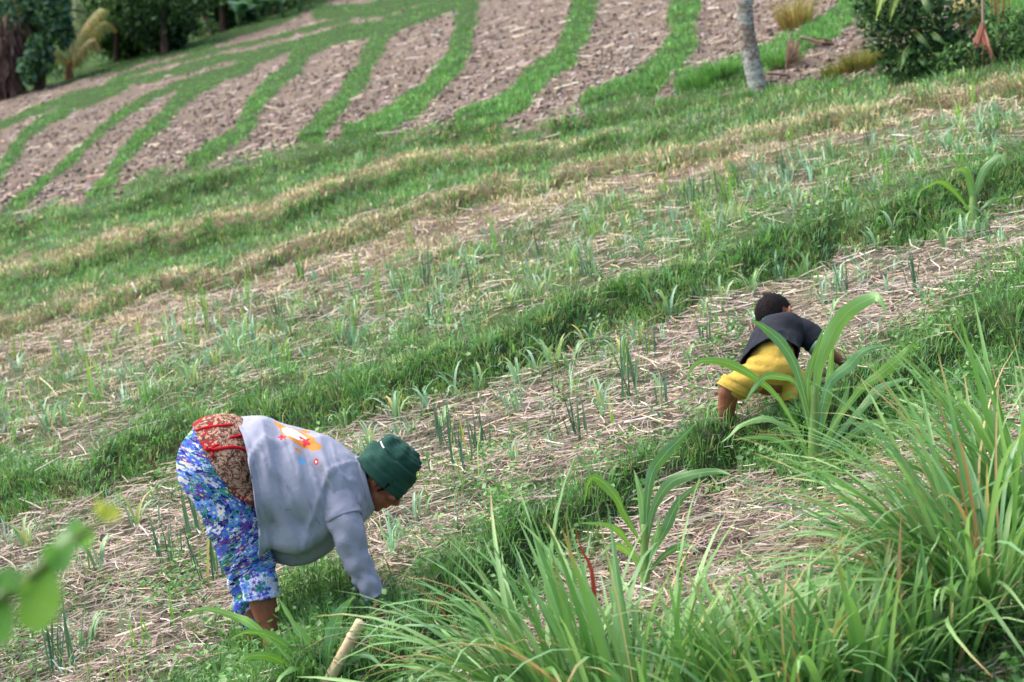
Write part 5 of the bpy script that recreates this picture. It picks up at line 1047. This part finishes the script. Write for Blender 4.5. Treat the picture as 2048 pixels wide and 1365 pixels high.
o = build('far_wood', [leaf_cloud(9000, cs, rs, 0.75, DKG + [(44, 62, 46), (96, 128, 84)], r, 0.3)], M_FOREST); tag(o, 'dark distant wood closing off the valley behind the field', 'wood', kind='stuff')
# far rising hillside
gx = np.linspace(-160, 160, 60); gy = np.linspace(0, 1, 14); V = []
for t in gy:
    for x in gx: V.append([x, 112 + 90 * t + 0.1 * abs(x), 3 + 2 + 60 * t ** 0.8 - 6 * (t == 0) + 3 * float(vnoise(np.array(x / 12), np.array(t * 6), 3))])
hill = mesh('hill', np.array(V), [sheet(gy, 60, False)], plain('hill_green', srgb(104, 128, 88), srgb(164, 180, 150), 0.35, 1.0, 0.5, 0.5)); hill['kind'] = 'structure'; hill['label'] = 'pale green hillside far behind the wood'; hill['category'] = 'hill'

# ---- upper corner by the palm: shrub bank, boulder, dry fronds, dry tussocks
b = find(1850, 150); d0 = float((b - CAM) @ F); r = np.random.default_rng(31)
root = thing('fern_shrub', 'dark ferny shrub growing over a bank beyond the palm trunk', 'shrub', b)
for x in (1800, 1850, 1890): build('stem', [tube(catmull([b + RV * (x - 1850) * 0.002, at(x, 90, d0), at(x + r.uniform(-30, 30), 20, d0 + 0.2)], 7), np.linspace(0.03, 0.012, 7), 7)], BARK, root)
o = build('foliage', [leaf_cloud(9000, [at(1800, 40, d0), at(1850, 70, d0), at(1890, 110, d0 - 0.1), at(1850, 0, d0 + 0.3), at(1790, -10, d0 + 0.2), at(1860, 120, d0 - 0.1), at(1960, 120, d0 + 0.2)], [[0.4, 0.34, 0.38], [0.44, 0.34, 0.36], [0.34, 0.3, 0.25], [0.7, 0.45, 0.4], [0.42, 0.34, 0.34], [0.5, 0.34, 0.16], [0.34, 0.3, 0.18]], 0.055, DKG + [(72, 108, 60), (96, 132, 76), (60, 92, 70)], r)], M_FOREST, root); o['kind'] = 'stuff'
for i, (x0, y0, x1, y1) in enumerate([(1775, -30, 1752, 38), (1800, -20, 1780, 40), (1790, -40, 1765, 10), (1845, -20, 1870, 50), (1830, 60, 1870, 110), (1860, 60, 1900, 100), (1820, 90, 1800, 140), (1880, 120, 1925, 140), (1840, 110, 1860, 140)]):
    P = catmull(np.array([at(x0, y0, d0 - 0.2), at((x0 + x1) / 2 - 3, (y0 + y1) / 2 - 8, d0 - 0.35), at(x1, y1, d0 - 0.35)]), 10); frond_path(root, P, 0.35, [(150, 180, 84), (136, 170, 78)] if i < 3 else [(92, 136, 70), (76, 118, 60)], r, 'fern_frond', 0.075, 22, 0.018, None, 0.3)
b = find(1935, 62); d0 = float((b - CAM) @ F); o = ell(at(1930, 22, d0), (RV, FV, UV), (0.17, 0.2, 0.13), 28, 20); v = o[0] + unit(o[0] - at(1930, 22, d0)) * ((fbm(o[0][:, 0] * 9, o[0][:, 2] * 9, 3) - 0.5) * 0.09)[:, None]
b2 = find(2000, 128); d2 = float((b2 - CAM) @ F); rt = thing('trailing_shrub', 'low trailing green shrub behind the hanging dead frond', 'shrub', b2)
build('stem', [tube(catmull([b2, b2 + ZUP * 0.15, b2 + ZUP * 0.3 + RV * 0.1], 6), np.linspace(0.02, 0.008, 6), 6)], BARK, rt)
o2 = build('foliage', [leaf_cloud(2600, [at(1925, 118, d2), at(1985, 105, d2 + 0.2), at(2040, 90, d2 + 0.3), at(2010, 60, d2 + 0.5)], [[0.25, 0.25, 0.14], [0.3, 0.25, 0.18], [0.3, 0.25, 0.2], [0.3, 0.3, 0.2]], 0.05, DKG + MDG, r)], M_FOREST, rt); o2['kind'] = 'stuff'
tag(build('boulder', [(v, o[1], o[2])], plain('ochre_stone', srgb(128, 116, 74), srgb(168, 152, 100), 9, 0.95, 0.7, 0.04)), 'ochre boulder lying behind the ferny shrub', 'boulder')
root = thing('dry_shoots', 'row of red brown dry shoots standing behind the hanging dead frond', 'shoots', find(2000, 70))
for i in range(8):
    x = 1984 + i * 4.5; build('shoot', [(*tube(catmull([at(x, 72 + r.uniform(-8, 8), d0 - 0.2), at(x + r.uniform(-5, 5), 20, d0 - 0.2), at(x + r.uniform(-8, 8), -70, d0 - 0.1)], 7), np.linspace(0.009, 0.004, 7), 6), srgb(150, 96, 66))], M_DRY, root)
def dryfan(label, stalk, fan, cols, seed, base):
    b = find(*base); d0 = float((b - CAM) @ F); root = thing('dead_frond', label, 'frond', b, 'dead palm fronds'); r = np.random.default_rng(seed)
    P = catmull(np.array([at(x, y, d0 - 0.02) for x, y in stalk]), 12); build('stalk', [(*tube(P, np.linspace(0.018, 0.010, 12), 8), srgb(158, 140, 126))], M_DRY, root)
    parts = []
    for x, y in fan:
        e = at(x, y, d0 - 0.02 + r.uniform(-0.12, 0.1)); s0 = P[-1 - r.integers(0, 4)]; mid = (s0 + e) / 2 + r.normal(0, 0.012, 3); v, q = ribbon(catmull([s0, mid, e], 6), 0.022 * np.array([0.5, 1, 1, 0.8, 0.6, 0.1]), RV + r.normal(0, 0.5, 3), 0.4); parts.append((v, q, NT, srgb(*cols[r.integers(0, len(cols))])))
    o = build('leaflets', parts, M_DRY, root); o['kind'] = 'stuff'
r2_ = np.random.default_rng(3)
dryfan('hanging red brown dead frond with a pale stalk beside the boulder', [(1964, -120), (1965, -40), (1966, 30), (1966, 72)], [(1932 + 54 * a + r2_.normal(0, 3), 100 + 30 * r2_.random()) for a in np.linspace(0, 1, 46)], [(176, 120, 100), (154, 98, 80), (190, 140, 120)], 1, (1962, 132))
dryfan('fallen tan dead frond standing fan shaped beside the palm trunk', [(1640, 152), (1600, 152), (1575, 140), (1572, 128)], [(1578 + 34 * a + r2_.normal(0, 4), 62 + 60 * a * a + 25 * r2_.random()) for a in np.linspace(0, 1, 50)], [(178, 150, 134), (156, 128, 112), (196, 172, 154)], 2, (1575, 142))
dryfan('flat dead frond lying on the soil below the dry tussock', [(1535, 146), (1580, 150), (1620, 156), (1650, 158)], [(1560 + 90 * a, 150 + r2_.normal(0, 8)) for a in np.linspace(0, 1, 30)], [(184, 160, 134), (160, 136, 112)], 4, (1560, 152))
dryfan('curled brown dead frond lying above the fallen fan', [(1600, 74), (1625, 80), (1655, 84), (1680, 92)], [(1605 + 70 * a, 78 + 14 * a + r2_.normal(0, 5)) for a in np.linspace(0, 1, 24)], [(128, 92, 80), (164, 140, 124)], 5, (1640, 90))
def tussock(label, base, n, h, cols, seed, rad, wd=0.006):
    r = np.random.default_rng(seed); b = find(*base); root = thing('grass_tussock', label, 'tussock', b, 'grass tussocks near the palm'); an = r.uniform(0, 6.28, n); q = b + np.stack([np.cos(an), np.sin(an), 0 * an], 1) * (rad * np.sqrt(r.random(n)))[:, None] - 0.02 * ZUP
    v, c = blades(q, h * r.uniform(0.5, 1.1, n), np.full(n, wd * 1.6), an, r.uniform(0.2, 1.05, n), pick(cols, n)); o = blade_obj('blades', [(v, c)], M_GRASS); o['kind'] = 'stuff'; rel(root, o)
tussock('tan and olive dry tussock on the bund beyond the palm trunk', (1592, 58), 420, 0.5, [(170, 156, 96), (150, 150, 84), (186, 166, 116), (176, 140, 100), (128, 140, 74)], 1, 0.16)
for x, y, lab, hh in ((1720, 140, 'olive tussock on the bank edge nearest the ferny shrub', 0.26), (1680, 150, 'low olive tussock between the palm trunk and the shrub', 0.2), (1760, 130, 'tall olive tussock under the ferny shrub', 0.28)):
    tussock(lab, (x, y), 420, hh, [(126, 138, 72), (146, 142, 82), (110, 128, 68), (160, 142, 96)], x, 0.16)
for x, y, lab in ((1560, 110, 'green tussock directly behind the palm trunk'), (1440, 130, 'green tussock left of the palm trunk'), (1400, 150, 'broad green tussock at the foot of the widest bund')): tussock(lab, (x, y + 20), 420, 0.24, FRESH, x, 0.2)

# ---- out of focus twig close to the lens
dT = 2.35; p0 = at(-260, 1420, dT); gz = float((p0 - ORG) @ NUP / (NUP @ ZUP)); b = p0 - ZUP * gz; root = thing('citrus_sapling', 'blurred leafy twig with a yellow tip close to the lens', 'sapling', b)
build('stem', [(*tube(catmull([b, p0 - ZUP * 0.8, p0, at(-60, 1240, dT), at(50, 1165, dT), at(120, 1100, dT), at(175, 1060, dT), at(222, 1012, dT)], 40), np.linspace(0.016, 0.0018, 40), 8), srgb(96, 120, 60))], M_LEAF, root)
for (x0, y0), (x1, y1), wpx, dz, c in (((90, 1130), (60, 1262), 100, 0.0, (140, 182, 84)), ((60, 1150), (-60, 1180), 70, 0.02, (86, 140, 84)), ((120, 1105), (88, 1090), 58, -0.02, (98, 148, 84)), ((100, 1140), (150, 1085), 50, -0.03, (112, 160, 92)), ((150, 1080), (176, 1050), 62, 0.0, (132, 186, 64)),
                                     ((165, 1070), (140, 1040), 50, 0.02, (96, 146, 76)), ((195, 1040), (222, 1006), 36, 0.0, (196, 206, 84)), ((205, 1030), (240, 1020), 30, 0.01, (206, 204, 88)), ((200, 1030), (196, 996), 26, -0.01, (196, 200, 96)), ((30, 1180), (-50, 1120), 46, 0.03, (124, 164, 104)), ((10, 1200), (-20, 1290), 70, 0.0, (120, 170, 84)), ((110, 1110), (130, 1060), 40, 0.03, (104, 150, 92)), ((20, 1190), (20, 1130), 50, -0.02, (108, 152, 96))):
    P = catmull(np.array([at(x0, y0, dT), at((x0 + x1) / 2 + 4, (y0 + y1) / 2 + 6, dT + dz), at(x1, y1, dT + dz * 1.5)]), 11); u = np.linspace(0, 1, 11)
    v, q = ribbon(P, 0.86 * wpx * dT / FPX * np.sin(np.clip(u * 0.96 + 0.02, 0, 1) * math.pi) ** 0.65, np.cross(unit(P[-1] - P[0]), F) + 0.2 * F, 0.25, 0.15, x0); rel(root, mesh('leaf', v, [q], M_LEAF, np.repeat(np.array([srgb(*c)]), len(v), 0)))
